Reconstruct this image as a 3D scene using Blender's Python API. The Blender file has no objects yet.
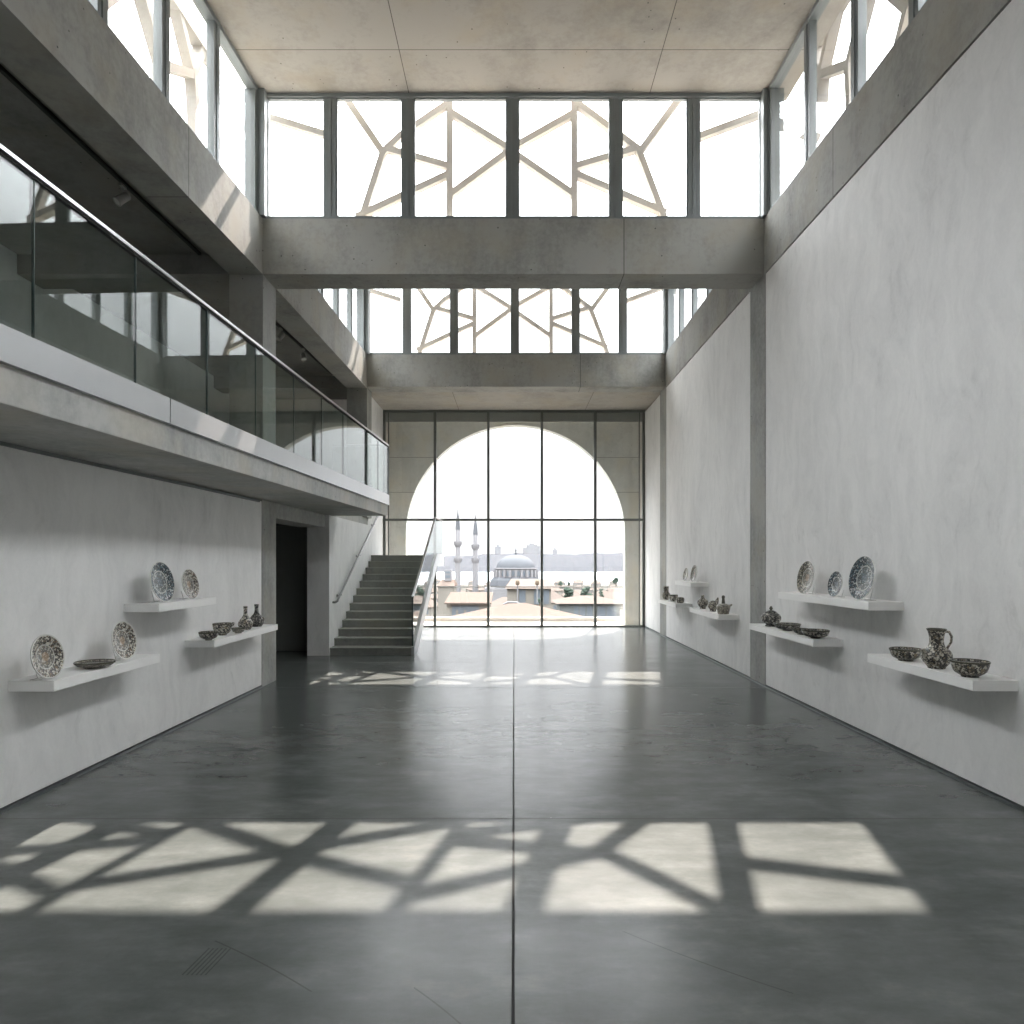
import bpy, bmesh, math, random
from mathutils import Vector, Matrix
random.seed(7)
PI = math.pi
S = bpy.context.scene
COL = S.collection
F, CX, CY, H = 695.0, 514.0, 562.0, 1.7          # focal length in pixels, vanishing point, eye height

def at(px, py, D):
    """point at depth D that the camera sees at that pixel of the 1024 frame"""
    return Vector(((px - CX) * D / F, D, H + (CY - py) * D / F))

# ------------------------------------------------------------------ helpers
def box(bm, x0, x1, y0, y1, z0, z1):
    hexa(bm, [(x0, y0, z0), (x1, y0, z0), (x1, y0, z1), (x0, y0, z1)],
             [(x0, y1, z0), (x1, y1, z0), (x1, y1, z1), (x0, y1, z1)])

def hexa(bm, a, b):
    """prism between two matching loops of points"""
    n = len(a)
    va = [bm.verts.new(p) for p in a]; vb = [bm.verts.new(p) for p in b]
    bm.faces.new(va[::-1]); bm.faces.new(vb)
    for i in range(n):
        j = (i + 1) % n
        bm.faces.new((va[i], va[j], vb[j], vb[i]))

def bar(bm, p, q, w, h, up=(0, 0, 1)):
    """rectangular bar from p to q, w wide across, h along the up direction"""
    p, q = Vector(p), Vector(q); d = (q - p).normalized()
    u = Vector(up); s = d.cross(u)
    if s.length < 1e-4: s = d.cross(Vector((0, 1, 0)))
    s.normalize(); u = s.cross(d).normalized()
    f = [(-w/2, -h/2), (w/2, -h/2), (w/2, h/2), (-w/2, h/2)]
    hexa(bm, [p + s*a + u*b for a, b in f], [q + s*a + u*b for a, b in f])

def tube(bm, pts, r, seg=10):
    pts = [Vector(p) for p in pts]; rings = []
    rr = r if isinstance(r, (list, tuple)) else [r]*len(pts)
    ref = None
    for i, p in enumerate(pts):
        d = ((pts[i+1] if i+1 < len(pts) else p) - (pts[i-1] if i else p)).normalized()
        if ref is None:
            ref = d.orthogonal().normalized()
        ref = (ref - d*ref.dot(d)).normalized(); b = d.cross(ref)
        rings.append([bm.verts.new(p + (ref*math.cos(2*PI*k/seg) + b*math.sin(2*PI*k/seg))*rr[i]) for k in range(seg)])
    for a, b in zip(rings, rings[1:]):
        for k in range(seg):
            bm.faces.new((a[k], a[(k+1) % seg], b[(k+1) % seg], b[k]))
    bm.faces.new(rings[0][::-1]); bm.faces.new(rings[-1])

def lathe(bm, prof, seg=40, c=(0, 0, 0), wob=None):
    rings = []
    for r, z in prof:
        if r < 1e-5:
            rings.append([bm.verts.new((c[0], c[1], c[2]+z))])
        else:
            rings.append([bm.verts.new((c[0]+r*math.cos(2*PI*k/seg), c[1]+r*math.sin(2*PI*k/seg), c[2]+z)) for k in range(seg)])
    for a, b in zip(rings, rings[1:]):
        for k in range(seg):
            j = (k+1) % seg
            if len(a) == 1 and len(b) == 1: continue
            if len(a) == 1: bm.faces.new((a[0], b[j], b[k]))
            elif len(b) == 1: bm.faces.new((a[k], a[j], b[0]))
            else: bm.faces.new((a[k], a[j], b[j], b[k]))
    if len(rings[0]) > 1: bm.faces.new(rings[0][::-1])
    if len(rings[-1]) > 1: bm.faces.new(rings[-1])

def smoothprof(pts, n=5):
    """Catmull-Rom through profile points"""
    out = []
    P = [pts[0]] + list(pts) + [pts[-1]]
    for i in range(1, len(P)-2):
        p0, p1, p2, p3 = [Vector(q) for q in P[i-1:i+3]]
        for k in range(n):
            t = k/n
            v = 0.5*((2*p1)+(p2-p0)*t+(2*p0-5*p1+4*p2-p3)*t*t+(3*p1-p0-3*p2+p3)*t**3)
            out.append((max(v.x, 0), v.y))
    out.append(tuple(pts[-1]))
    return out

def obj(name, bm, mat, parent=None, smooth=False, bevel=0, local=False, loc=None, angle=40):
    bmesh.ops.remove_doubles(bm, verts=bm.verts, dist=1e-6)
    bmesh.ops.recalc_face_normals(bm, faces=bm.faces)
    me = bpy.data.meshes.new(name); 
    if parent is not None and not local:
        m = parent.matrix_basis
        p = parent.parent
        while p is not None: m = p.matrix_basis @ m; p = p.parent
        bmesh.ops.transform(bm, matrix=m.inverted(), verts=bm.verts)
    if loc is not None: bmesh.ops.translate(bm, vec=-Vector(loc), verts=bm.verts)
    bm.to_mesh(me); bm.free()
    o = bpy.data.objects.new(name, me); COL.objects.link(o)
    if loc is not None: o.location = loc
    me.materials.append(mat)
    if parent is not None: o.parent = parent
    if smooth:
        for f in me.polygons: f.use_smooth = True
        me.set_sharp_from_angle(angle=math.radians(angle))
    if bevel:
        b = o.modifiers.new('bevel', 'BEVEL'); b.width = bevel; b.segments = 2; b.limit_method = 'ANGLE'
    return o

def tag(o, label, cat, group=None, kind=None):
    o['label'] = label; o['category'] = cat
    if group: o['group'] = group
    if kind: o['kind'] = kind
    return o

def thing(name, label, cat, loc, rot=(0, 0, 0), group=None, kind=None):
    o = bpy.data.objects.new(name, None); COL.objects.link(o)
    o.location = loc; o.rotation_euler = rot; o.empty_display_size = .1
    tag(o, label, cat, group, kind)
    bpy.context.view_layer.update()
    return o

def struct(name, bm, mat, label=None, cat=None, **k):
    o = obj(name, bm, mat, **k); o['kind'] = 'structure'
    if label: o['label'] = label; o['category'] = cat
    return o

def sroot(name, label, cat, loc):
    return thing(name, label, cat, loc, kind='structure')

B = bmesh.new

# ------------------------------------------------------------------ materials
def new_mat(name):
    m = bpy.data.materials.new(name); m.use_nodes = True
    nt = m.node_tree; nt.nodes.clear()
    out = nt.nodes.new('ShaderNodeOutputMaterial')
    return m, nt, out

def N(nt, typ, **kw):
    n = nt.nodes.new(typ)
    for k, v in kw.items():
        if k.startswith('i_'): n.inputs[k[2:].replace('_', ' ')].default_value = v
        else: setattr(n, k, v)
    return n

def L(nt, a, b): nt.links.new(a, b)

def ramp(nt, fac, stops, interp='LINEAR'):
    r = nt.nodes.new('ShaderNodeValToRGB'); r.color_ramp.interpolation = interp
    e = r.color_ramp.elements
    while len(e) > 1: e.remove(e[0])
    e[0].position = stops[0][0]; e[0].color = (*stops[0][1], 1)
    for p, c in stops[1:]:
        x = e.new(p); x.color = (*c, 1)
    L(nt, fac, r.inputs[0]); return r.outputs[0]

def mapping(nt, scale=(1, 1, 1), coord='Object'):
    tc = nt.nodes.new('ShaderNodeTexCoord'); mp = nt.nodes.new('ShaderNodeMapping')
    mp.inputs['Scale'].default_value = scale
    L(nt, tc.outputs[coord], mp.inputs[0]); return mp.outputs[0]

def noise(nt, vec, scale, detail=4, rough=.55):
    n = N(nt, 'ShaderNodeTexNoise'); n.inputs['Scale'].default_value = scale
    n.inputs['Detail'].default_value = detail; n.inputs['Roughness'].default_value = rough
    L(nt, vec, n.inputs['Vector']); return n.outputs['Fac']

def mixc(nt, fac, a, b, mode='MIX'):
    m = nt.nodes.new('ShaderNodeMix'); m.data_type = 'RGBA'; m.blend_type = mode
    if isinstance(fac, (int, float)): m.inputs[0].default_value = fac
    else: L(nt, fac, m.inputs[0])
    for v, i in ((a, 6), (b, 7)):
        if isinstance(v, (tuple, list)): m.inputs[i].default_value = (*v[:3], 1)
        else: L(nt, v, m.inputs[i])
    return m.outputs[2]

def math_(nt, op, a, b=None, c=None, clamp=False):
    m = nt.nodes.new('ShaderNodeMath'); m.operation = op; m.use_clamp = clamp
    for i, v in enumerate((a, b, c)):
        if v is None: continue
        if isinstance(v, (int, float)): m.inputs[i].default_value = v
        else: L(nt, v, m.inputs[i])
    return m.outputs[0]

def bump(nt, height, strength=.2, dist=.01):
    b = nt.nodes.new('ShaderNodeBump'); b.inputs['Strength'].default_value = strength
    b.inputs['Distance'].default_value = dist
    L(nt, height, b.inputs['Height']); return b.outputs[0]

def plain(name, col, rough=.5, metal=0, spec=.5, bumpy=0, bscale=200):
    m, nt, out = new_mat(name)
    p = N(nt, 'ShaderNodeBsdfPrincipled'); p.inputs['Base Color'].default_value = (*col, 1)
    p.inputs['Roughness'].default_value = rough; p.inputs['Metallic'].default_value = metal
    p.inputs['Specular IOR Level'].default_value = spec
    v = mapping(nt)
    n = noise(nt, v, 3.0, 3)
    c = mixc(nt, n, tuple(x*.94 for x in col), tuple(min(1, x*1.06) for x in col))
    L(nt, c, p.inputs['Base Color'])
    if bumpy: L(nt, bump(nt, noise(nt, v, bscale, 2), bumpy, .002), p.inputs['Normal'])
    L(nt, p.outputs[0], out.inputs[0]); return m

def concrete(name, dark, light, streak=.35, joints=None, rough=.75, pores=True):
    """cast concrete: cloudy tone, formwork stains, small air holes"""
    m, nt, out = new_mat(name)
    p = N(nt, 'ShaderNodeBsdfPrincipled'); p.inputs['Roughness'].default_value = rough
    p.inputs['Specular IOR Level'].default_value = .3
    v = mapping(nt); vs = mapping(nt, (1, 1, .22))
    big = noise(nt, v, .9, 5, .6); st = noise(nt, vs, 3.2, 6, .62); fine = noise(nt, v, 14, 6, .7)
    t = math_(nt, 'ADD', math_(nt, 'MULTIPLY', big, .5), math_(nt, 'MULTIPLY', st, streak))
    t = math_(nt, 'ADD', t, math_(nt, 'MULTIPLY', fine, .5-streak*.5))
    c = ramp(nt, t, [(.37, dark), (.50, tuple((a+b)/2 for a, b in zip(dark, light))), (.64, light)])
    # warm stains
    c = mixc(nt, ramp(nt, noise(nt, v, 1.7, 3), [(.48, (0, 0, 0)), (.68, (.45,)*3)]), c, tuple(x*y for x, y in zip(light, (1.0, .92, .78))))
    h = fine
    if pores:
        vo = N(nt, 'ShaderNodeTexVoronoi'); vo.inputs['Scale'].default_value = 8; L(nt, v, vo.inputs['Vector'])
        gate = math_(nt, 'GREATER_THAN', noise(nt, v, 1.3, 2), .53)
        pit = math_(nt, 'MULTIPLY', math_(nt, 'LESS_THAN', vo.outputs['Distance'], .075), gate)
        c = mixc(nt, pit, c, tuple(x*.45 for x in dark))
        h = math_(nt, 'SUBTRACT', fine, pit)
    if joints:
        for ax, pos in joints:
            sx = N(nt, 'ShaderNodeSeparateXYZ'); L(nt, v, sx.inputs[0])
            d = math_(nt, 'ABSOLUTE', math_(nt, 'SUBTRACT', sx.outputs[ax], pos))
            c = mixc(nt, math_(nt, 'LESS_THAN', d, .005), c, tuple(x*.4 for x in dark))
    L(nt, c, p.inputs['Base Color'])
    L(nt, bump(nt, h, .25, .004), p.inputs['Normal'])
    L(nt, p.outputs[0], out.inputs[0]); return m

M = {}
M['beam'] = concrete('beam_concrete', (.175, .178, .168), (.375, .375, .352), joints=[(1, 7.5), (1, 3.4), (0, 1.505)])
M['ceil'] = concrete('ceiling_concrete', (.25, .235, .21), (.40, .378, .342), joints=[(1, 8.71), (0, -1.44), (0, 1.86), (1, 5.2)])
M['soffit'] = concrete('soffit_concrete', (.17, .165, .148), (.31, .30, .275))
M['slab'] = concrete('slab_edge_concrete', (.23, .24, .235), (.47, .475, .46), streak=.3)
M['pier'] = concrete('pier_concrete', (.17, .175, .17), (.38, .385, .37))
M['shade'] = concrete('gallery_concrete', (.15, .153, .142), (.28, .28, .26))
M['arch'] = concrete('arch_concrete', (.50, .52, .495), (.70, .715, .68), joints=[(2, 3.6), (2, 4.55)])
M['lattice'] = concrete('pale_cast_stone', (.33, .315, .292), (.48, .455, .425), pores=False)

def plaster():
    m, nt, out = new_mat('white_mottled_plaster')
    p = N(nt, 'ShaderNodeBsdfPrincipled'); p.inputs['Roughness'].default_value = .62
    p.inputs['Specular IOR Level'].default_value = .35
    v = mapping(nt); vm = mapping(nt, (1, 1, .5))
    wn_ = N(nt, 'ShaderNodeTexNoise'); wn_.inputs['Scale'].default_value = 1.1; wn_.inputs['Detail'].default_value = 5; L(nt, v, wn_.inputs['Vector'])
    va_ = N(nt, 'ShaderNodeVectorMath', operation='MULTIPLY_ADD'); L(nt, wn_.outputs['Color'], va_.inputs[0]); va_.inputs[1].default_value = (.9, .9, .5); L(nt, v, va_.inputs[2])
    ms_ = nt.nodes.new('ShaderNodeMapping'); ms_.inputs['Scale'].default_value = (1.5, 1.5, .34); L(nt, va_.outputs[0], ms_.inputs[0]); vs = ms_.outputs[0]
    a = noise(nt, vs, 3.6, 8, .66); b = noise(nt, vm, .8, 4); c_ = noise(nt, v, 30, 5, .7)
    t = math_(nt, 'ADD', math_(nt, 'MULTIPLY', a, .42), math_(nt, 'MULTIPLY', b, .46))
    t = math_(nt, 'ADD', t, math_(nt, 'MULTIPLY', c_, .12))
    c = ramp(nt, t, [(.34, (.62, .62, .617)), (.44, (.74, .74, .737)), (.56, (.82, .818, .812)), (.70, (.87, .868, .86))])
    # thin vertical drips
    md_ = nt.nodes.new('ShaderNodeMapping'); md_.inputs['Scale'].default_value = (3.4, 3.4, .8); L(nt, va_.outputs[0], md_.inputs[0]); vd = md_.outputs[0]; d = noise(nt, vd, 2.6, 7, .68)
    dm = math_(nt, 'MULTIPLY', ramp(nt, d, [(.56, (0, 0, 0)), (.72, (.42,)*3)]), ramp(nt, noise(nt, v, .7, 3), [(.38, (.12,)*3), (.62, (1, 1, 1))]))
    c = mixc(nt, dm, c, (.50, .50, .495))
    L(nt, c, p.inputs['Base Color'])
    L(nt, bump(nt, math_(nt, 'ADD', a, math_(nt, 'MULTIPLY', c_, .5)), .25, .006), p.inputs['Normal'])
    L(nt, p.outputs[0], out.inputs[0]); return m
M['plaster'] = plaster()

def floor_mat():
    m, nt, out = new_mat('polished_dark_concrete')
    p = N(nt, 'ShaderNodeBsdfPrincipled')
    v = mapping(nt); va = mapping(nt, (.75, 1.35, 1))
    a = noise(nt, va, 1.25, 7, .62); b = noise(nt, v, 5.5, 8, .7); g = noise(nt, v, 60, 3)
    t = math_(nt, 'ADD', math_(nt, 'MULTIPLY', a, .62), math_(nt, 'MULTIPLY', b, .34))
    c = ramp(nt, t, [(.32, (.054, .063, .061)), (.48, (.098, .110, .107)), (.62, (.160, .172, .169))])
    # soft trowel clouds and faint pale wipes
    tw = noise(nt, mapping(nt, (.5, 1.6, 1)), 2.4, 5, .6)
    c = mixc(nt, math_(nt, 'MULTIPLY', tw, .35), c, (.165, .178, .176))
    dk = noise(nt, mapping(nt, (.8, 2.0, 1)), 2.6, 7, .66)
    c = mixc(nt, math_(nt, 'MULTIPLY', math_(nt, 'SUBTRACT', dk, .36, clamp=True), 2.6, clamp=True), c, (.056, .066, .063))
    fl = noise(nt, v, 38, 4, .7)
    c = mixc(nt, math_(nt, 'MULTIPLY', fl, .25), c, (.14, .15, .148))
    sp = N(nt, 'ShaderNodeSeparateXYZ'); L(nt, v, sp.inputs[0])
    joint = math_(nt, 'LESS_THAN', math_(nt, 'ABSOLUTE', math_(nt, 'SUBTRACT', sp.outputs[0], -.003)), .0065)
    for y in (2.2, 4.606, 6.99, 9.4, 11.8, 14.2):
        joint = math_(nt, 'MAXIMUM', joint, math_(nt, 'LESS_THAN', math_(nt, 'ABSOLUTE', math_(nt, 'SUBTRACT', sp.outputs[1], y)), .0055))
    # long scratches: thin rings of large radius and one hatch of short strokes
    def ring(cx, cy, r, y0, y1, x0, x1, w=.0035):
        dx = math_(nt, 'SUBTRACT', sp.outputs[0], cx); dy = math_(nt, 'SUBTRACT', sp.outputs[1], cy)
        d = math_(nt, 'SQRT', math_(nt, 'ADD', math_(nt, 'MULTIPLY', dx, dx), math_(nt, 'MULTIPLY', dy, dy)))
        k = math_(nt, 'LESS_THAN', math_(nt, 'ABSOLUTE', math_(nt, 'SUBTRACT', d, r)), w)
        for ax, lo, hi in ((1, y0, y1), (0, x0, x1)):
            k = math_(nt, 'MULTIPLY', k, math_(nt, 'GREATER_THAN', sp.outputs[ax], lo))
            k = math_(nt, 'MULTIPLY', k, math_(nt, 'LESS_THAN', sp.outputs[ax], hi))
        return k
    s = ring(-4.0, -1.35, 5.2, 2.75, 3.12, -2, .1)
    s = math_(nt, 'MAXIMUM', s, ring(3.6, 6.6, 4.6, 2.6, 3.2, .3, 1.1))
    s = math_(nt, 'MAXIMUM', s, ring(-2.2, .9, 2.6, 2.55, 2.95, -.4, .12))
    wv = math_(nt, 'SINE', math_(nt, 'MULTIPLY', math_(nt, 'SUBTRACT', sp.outputs[0], math_(nt, 'MULTIPLY', sp.outputs[1], .12)), 330))
    hatch = math_(nt, 'MULTIPLY', math_(nt, 'GREATER_THAN', wv, .3),
            math_(nt, 'MULTIPLY', math_(nt, 'LESS_THAN', math_(nt, 'ABSOLUTE', math_(nt, 'SUBTRACT', math_(nt, 'SUBTRACT', sp.outputs[0], math_(nt, 'MULTIPLY', sp.outputs[1], .12)), -1.31 - .12*2.96)), .055),
            math_(nt, 'LESS_THAN', math_(nt, 'ABSOLUTE', math_(nt, 'SUBTRACT', sp.outputs[1], 2.96)), .10)))
    c = mixc(nt, math_(nt, 'MULTIPLY', math_(nt, 'MAXIMUM', s, hatch), .55), c, (.03, .033, .033))
    c = mixc(nt, joint, c, (.012, .014, .014))
    L(nt, c, p.inputs['Base Color'])
    r = ramp(nt, a, [(.2, (.19,)*3), (.8, (.29,)*3)])
    r = mixc(nt, joint, r, (.8, .8, .8))
    L(nt, r, p.inputs['Roughness'])
    p.inputs['Specular IOR Level'].default_value = .42
    hh = math_(nt, 'SUBTRACT', math_(nt, 'ADD', math_(nt, 'MULTIPLY', noise(nt, va, 1.6, 2), .9), math_(nt, 'MULTIPLY', g, .02)), joint)
    L(nt, bump(nt, hh, .08, .01), p.inputs['Normal'])
    L(nt, p.outputs[0], out.inputs[0]); return m
M['floor'] = floor_mat()

def glass(name, tint, ior=1.5, rough=0.0):
    """pane that lets light straight through and mirrors by Fresnel on both faces"""
    m, nt, out = new_mat(name)
    t = N(nt, 'ShaderNodeBsdfTransparent'); t.inputs[0].default_value = (*tint, 1)
    g = N(nt, 'ShaderNodeBsdfGlossy'); g.inputs['Roughness'].default_value = rough
    fr = N(nt, 'ShaderNodeFresnel'); geo = N(nt, 'ShaderNodeNewGeometry')
    i = math_(nt, 'ADD', math_(nt, 'MULTIPLY', geo.outputs['Backfacing'], 1/ior - ior), ior)
    L(nt, i, fr.inputs['IOR'])
    mx = N(nt, 'ShaderNodeMixShader'); L(nt, fr.outputs[0], mx.inputs[0])
    L(nt, t.outputs[0], mx.inputs[1]); L(nt, g.outputs[0], mx.inputs[2]); L(nt, mx.outputs[0], out.inputs[0])
    return m
M['glass'] = glass('clear_window_glass', (.975, .98, .98))
M['bglass'] = glass('green_tinted_glass', (.84, .90, .885), 1.62)

M['frame'] = plain('grey_window_metal', (.21, .232, .236), .42, .1)
M['frame_dark'] = plain('dark_window_metal', (.15, .162, .152), .45, .1)
M['rail'] = plain('brushed_steel_rail', (.62, .63, .64), .28, .9)
M['fascia'] = plain('satin_steel_fascia', (.56, .575, .59), .38, .65)
M['hand'] = plain('dark_steel_tube', (.26, .265, .265), .3, .85)
M['edge'] = plain('dark_glass_edge', (.045, .075, .07), .3)
M['shelf'] = plain('white_lacquer_shelf', (.90, .90, .89), .45)
M['head'] = plain('grey_metal_head_panel', (.34, .36, .335), .5)
M['gap'] = plain('dark_shadow_gap', (.02, .021, .02), .9)
M['base'] = plain('grey_metal_skirting', (.16, .175, .175), .4, .4)
M['track'] = plain('dark_metal_track', (.035, .036, .034), .5, .3)
M['spot'] = plain('satin_grey_spotlight', (.42, .42, .40), .35, .3)
M['lens'] = plain('frosted_lamp_lens', (.7, .7, .66), .2)
M['stair'] = concrete('stair_concrete', (.17, .182, .17), (.33, .342, .322), pores=False)
M['stairnose'] = concrete('stair_nosing', (.32, .33, .31), (.48, .49, .465), pores=False)
M['door'] = plain('dark_grey_door', (0.200, 0.215, 0.200), .6)
M['stand'] = plain('thin_wire_stand', (0.550, 0.550, 0.540), .4)
M['white'] = plain('white_painted_metal', (.6, .61, .62), .4)

def ceramic(name, cells, ring_r=None, blue=0.0, dens=85, inner=None):
    """painted glazed ware: cell pattern of black, ivory, ochre; plates get a rim band and a pale ring"""
    m, nt, out = new_mat(name)
    p = N(nt, 'ShaderNodeBsdfPrincipled'); p.inputs['Roughness'].default_value = .32
    p.inputs['Coat Weight'].default_value = .15; p.inputs['Coat Roughness'].default_value = .08
    v = mapping(nt)
    vo = N(nt, 'ShaderNodeTexVoronoi', feature='F1'); vo.inputs['Scale'].default_value = dens; L(nt, v, vo.inputs['Vector'])
    vo2 = N(nt, 'ShaderNodeTexVoronoi', feature='DISTANCE_TO_EDGE'); vo2.inputs['Scale'].default_value = dens*.42; L(nt, v, vo2.inputs['Vector'])
    sp = N(nt, 'ShaderNodeSeparateColor'); L(nt, vo.outputs['Color'], sp.inputs[0])
    c = ramp(nt, sp.outputs[0], cells, 'CONSTANT')
    c = mixc(nt, ramp(nt, vo2.outputs['Distance'], [(.0, (.8,)*3), (.10, (.0,)*3)]), c, (.03, .03, .035))
    dot = math_(nt, 'LESS_THAN', vo.outputs['Distance'], .22)
    c = mixc(nt, math_(nt, 'MULTIPLY', dot, .75), c, (.62, .60, .53) if not blue else (.70, .72, .72))
    if ring_r:
        sx = N(nt, 'ShaderNodeSeparateXYZ'); L(nt, v, sx.inputs[0])
        d = math_(nt, 'SQRT', math_(nt, 'ADD', math_(nt, 'MULTIPLY', sx.outputs[0], sx.outputs[0]), math_(nt, 'MULTIPLY', sx.outputs[1], sx.outputs[1])))
        q = math_(nt, 'DIVIDE', d, ring_r)
        k = ramp(nt, q, [(0, (0, 0, 0)), (.52, (.75,)*3), (.58, (.0,)*3), (.97, (1, 1, 1))], 'CONSTANT')
        c = mixc(nt, k, c, (.66, .66, .63))
        mid = ramp(nt, q, [(0, (1, 1, 1)), (.22, (0, 0, 0))], 'CONSTANT')
        c = mixc(nt, math_(nt, 'MULTIPLY', mid, .45), c, (.45, .25, .10) if not blue else (.08, .14, .20))
        well = ramp(nt, q, [(0, (.16,)*3), (.50, (0, 0, 0))], 'CONSTANT')
        c = mixc(nt, well, c, (.62, .62, .59))
    L(nt, c, p.inputs['Base Color']); L(nt, p.outputs[0], out.inputs[0]); return m
DK = [(0, (.025, .025, .025)), (.34, (.07, .065, .055)), (.5, (.42, .39, .32)), (.72, (.20, .16, .10)), (.82, (.55, .53, .46))]
BR = [(0, (.04, .035, .03)), (.28, (.22, .15, .09)), (.42, (.58, .55, .47)), (.62, (.09, .08, .07)), (.78, (.60, .58, .52))]
BL = [(0, (.018, .028, .038)), (.34, (.05, .09, .12)), (.5, (.60, .62, .62)), (.66, (.12, .19, .23)), (.80, (.03, .04, .05))]
M['c_dark'] = ceramic('dark_painted_ceramic', DK, dens=70)
M['c_dark2'] = ceramic('black_lattice_ceramic', [(0, (.02, .02, .02)), (.5, (.10, .10, .09)), (.75, (.35, .34, .30))], dens=60)
M['c_tan'] = ceramic('sand_coloured_ceramic', [(0, (.22, .20, .16)), (.4, (.32, .30, .25)), (.7, (.42, .39, .33))], dens=60)
M['c_in'] = plain('dark_olive_glaze', (.09, .088, .07), .2)

# ------------------------------------------------------------------ plan of the hall
def XR(Y): return 3.42 + .011*max(0, 9.5-Y)          # inner face of the right wall
def XL(Y): return -3.42 - .011*max(0, 9.5-Y)         # inner face of the lower left wall
def XG(Y): return -3.44 - .035*max(0, 9.5-Y) + .0175*max(0, Y-9.5)         # inner face of the beam over the gallery
D1, D2, DW = 9.51, 15.74, 18.14
YB = -6.0
ZS, ZB, ZC = 6.40, 5.64, 8.12                        # beam top (sill), beam bottom, high ceiling

# floor
bm = B(); box(bm, -7.2, 3.9, YB-.3, DW+.12, -.25, 0); struct('floor', bm, M['floor'], 'polished dark grey concrete floor with saw-cut joints', 'floor')

# right wall panels: between the piers, a dark shadow gap all round
GAP = .014
bm = B()
for y0, y1 in ((YB, 9.45), (10.06, 15.62), (16.28, DW)):
    a, b = y0 + (GAP if y0 > 0 else 0), y1 - (GAP if y1 < 18 else 0)
    hexa(bm, [(XR(a), a, .035), (XR(a)+.22, a, .035), (XR(a)+.22, a, 5.615), (XR(a), a, 5.615)],
             [(XR(b), b, .035), (XR(b)+.22, b, .035), (XR(b)+.22, b, 5.615), (XR(b), b, 5.615)])
struct('wall_right', bm, M['plaster'], 'tall white mottled plaster wall on the right carrying the shelves', 'wall')
bm = B(); box(bm, 3.66, 3.9, YB, DW+.1, 0, 5.7); struct('wall_right_backing', bm, M['gap'])
bm = B()
hexa(bm, [(XR(YB)-.012, YB, 0), (XR(YB)+.1, YB, 0), (XR(YB)+.1, YB, .022), (XR(YB)-.012, YB, .022)],
         [(XR(9.5)-.012, 9.5, 0), (XR(9.5)+.1, 9.5, 0), (XR(9.5)+.1, 9.5, .022), (XR(9.5)-.012, 9.5, .022)])
box(bm, 3.408, 3.5, 9.5, DW-.05, 0, .022)
struct('baseboard_right', bm, M['base'], 'low grey metal strip at the foot of the right wall', 'baseboard')
for i, (y0, y1) in enumerate(((9.45, 10.06), (15.62, 16.28))):
    bm = B(); box(bm, 3.42, 3.68, y0+.002, y1-.002, 0, ZB+.02)
    struct('wall_pier', bm, M['pier'], ['grey concrete pier set flush in the right wall under the nearer cross beam', 'narrow grey concrete pier in the right wall near the great window'][i], 'pier')

# beams along the sides (front bay and rear bay) ------------------------------
def side_beam(y0, y1, xf, w, z0=ZB, z1=ZS):
    bm = B(); s = 1 if w > 0 else -1
    hexa(bm, [(xf(y0), y0, z0), (xf(y0)+w, y0, z0), (xf(y0)+w, y0, z1), (xf(y0), y0, z1)],
             [(xf(y1), y1, z0), (xf(y1)+w, y1, z0), (xf(y1)+w, y1, z1), (xf(y1), y1, z1)])
    return bm
struct('concrete_beam', side_beam(YB, D1, XR, 1.0), M['beam'], 'long grey concrete beam along the top of the near right wall', 'beam')
struct('concrete_beam', side_beam(10.03, D2, XR, .46), M['beam'], 'concrete beam over the right wall between the two cross beams', 'beam')
struct('concrete_beam', side_beam(YB, D1, XG, -.46), M['beam'], 'long grey concrete beam above the near part of the gallery', 'beam')
struct('concrete_beam', side_beam(10.03, D2, XG, -.46), M['beam'], 'concrete beam above the gallery between the two cross beams', 'beam')
bm = B(); box(bm, -3.44, 3.88, D1, 10.03, ZB, ZS); struct('concrete_beam', bm, M['beam'], 'wide concrete cross beam spanning the hall under the large upper window', 'beam')
bm = B(); box(bm, -3.33, 3.88, D2, 16.25, ZB+.03, ZS); struct('concrete_beam', bm, M['beam'], 'farther concrete cross beam spanning the hall above the arched window', 'beam')
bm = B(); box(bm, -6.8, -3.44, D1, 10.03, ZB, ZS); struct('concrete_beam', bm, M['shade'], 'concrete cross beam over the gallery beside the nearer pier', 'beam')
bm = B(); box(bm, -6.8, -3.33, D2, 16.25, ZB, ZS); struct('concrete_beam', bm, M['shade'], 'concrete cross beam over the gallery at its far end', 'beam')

# piers on the gallery side
bm = B(); box(bm, -3.90, -3.44, D1+.01, 10.03, 2.72, ZB); struct('gallery_pier', bm, M['pier'], 'concrete pier standing on the gallery under the nearer cross beam', 'pier')
bm = B(); box(bm, -3.79, -3.33, D2+.01, 16.25, 2.72, ZB); struct('gallery_pier', bm, M['pier'], 'concrete pier at the far end of the gallery', 'pier')
bm = B(); box(bm, -3.90, -3.42, 9.43, 9.99, 0, 2.545); struct('gallery_pier', bm, M['pier'], 'concrete pier beside the dark doorway below the gallery', 'pier')

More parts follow.
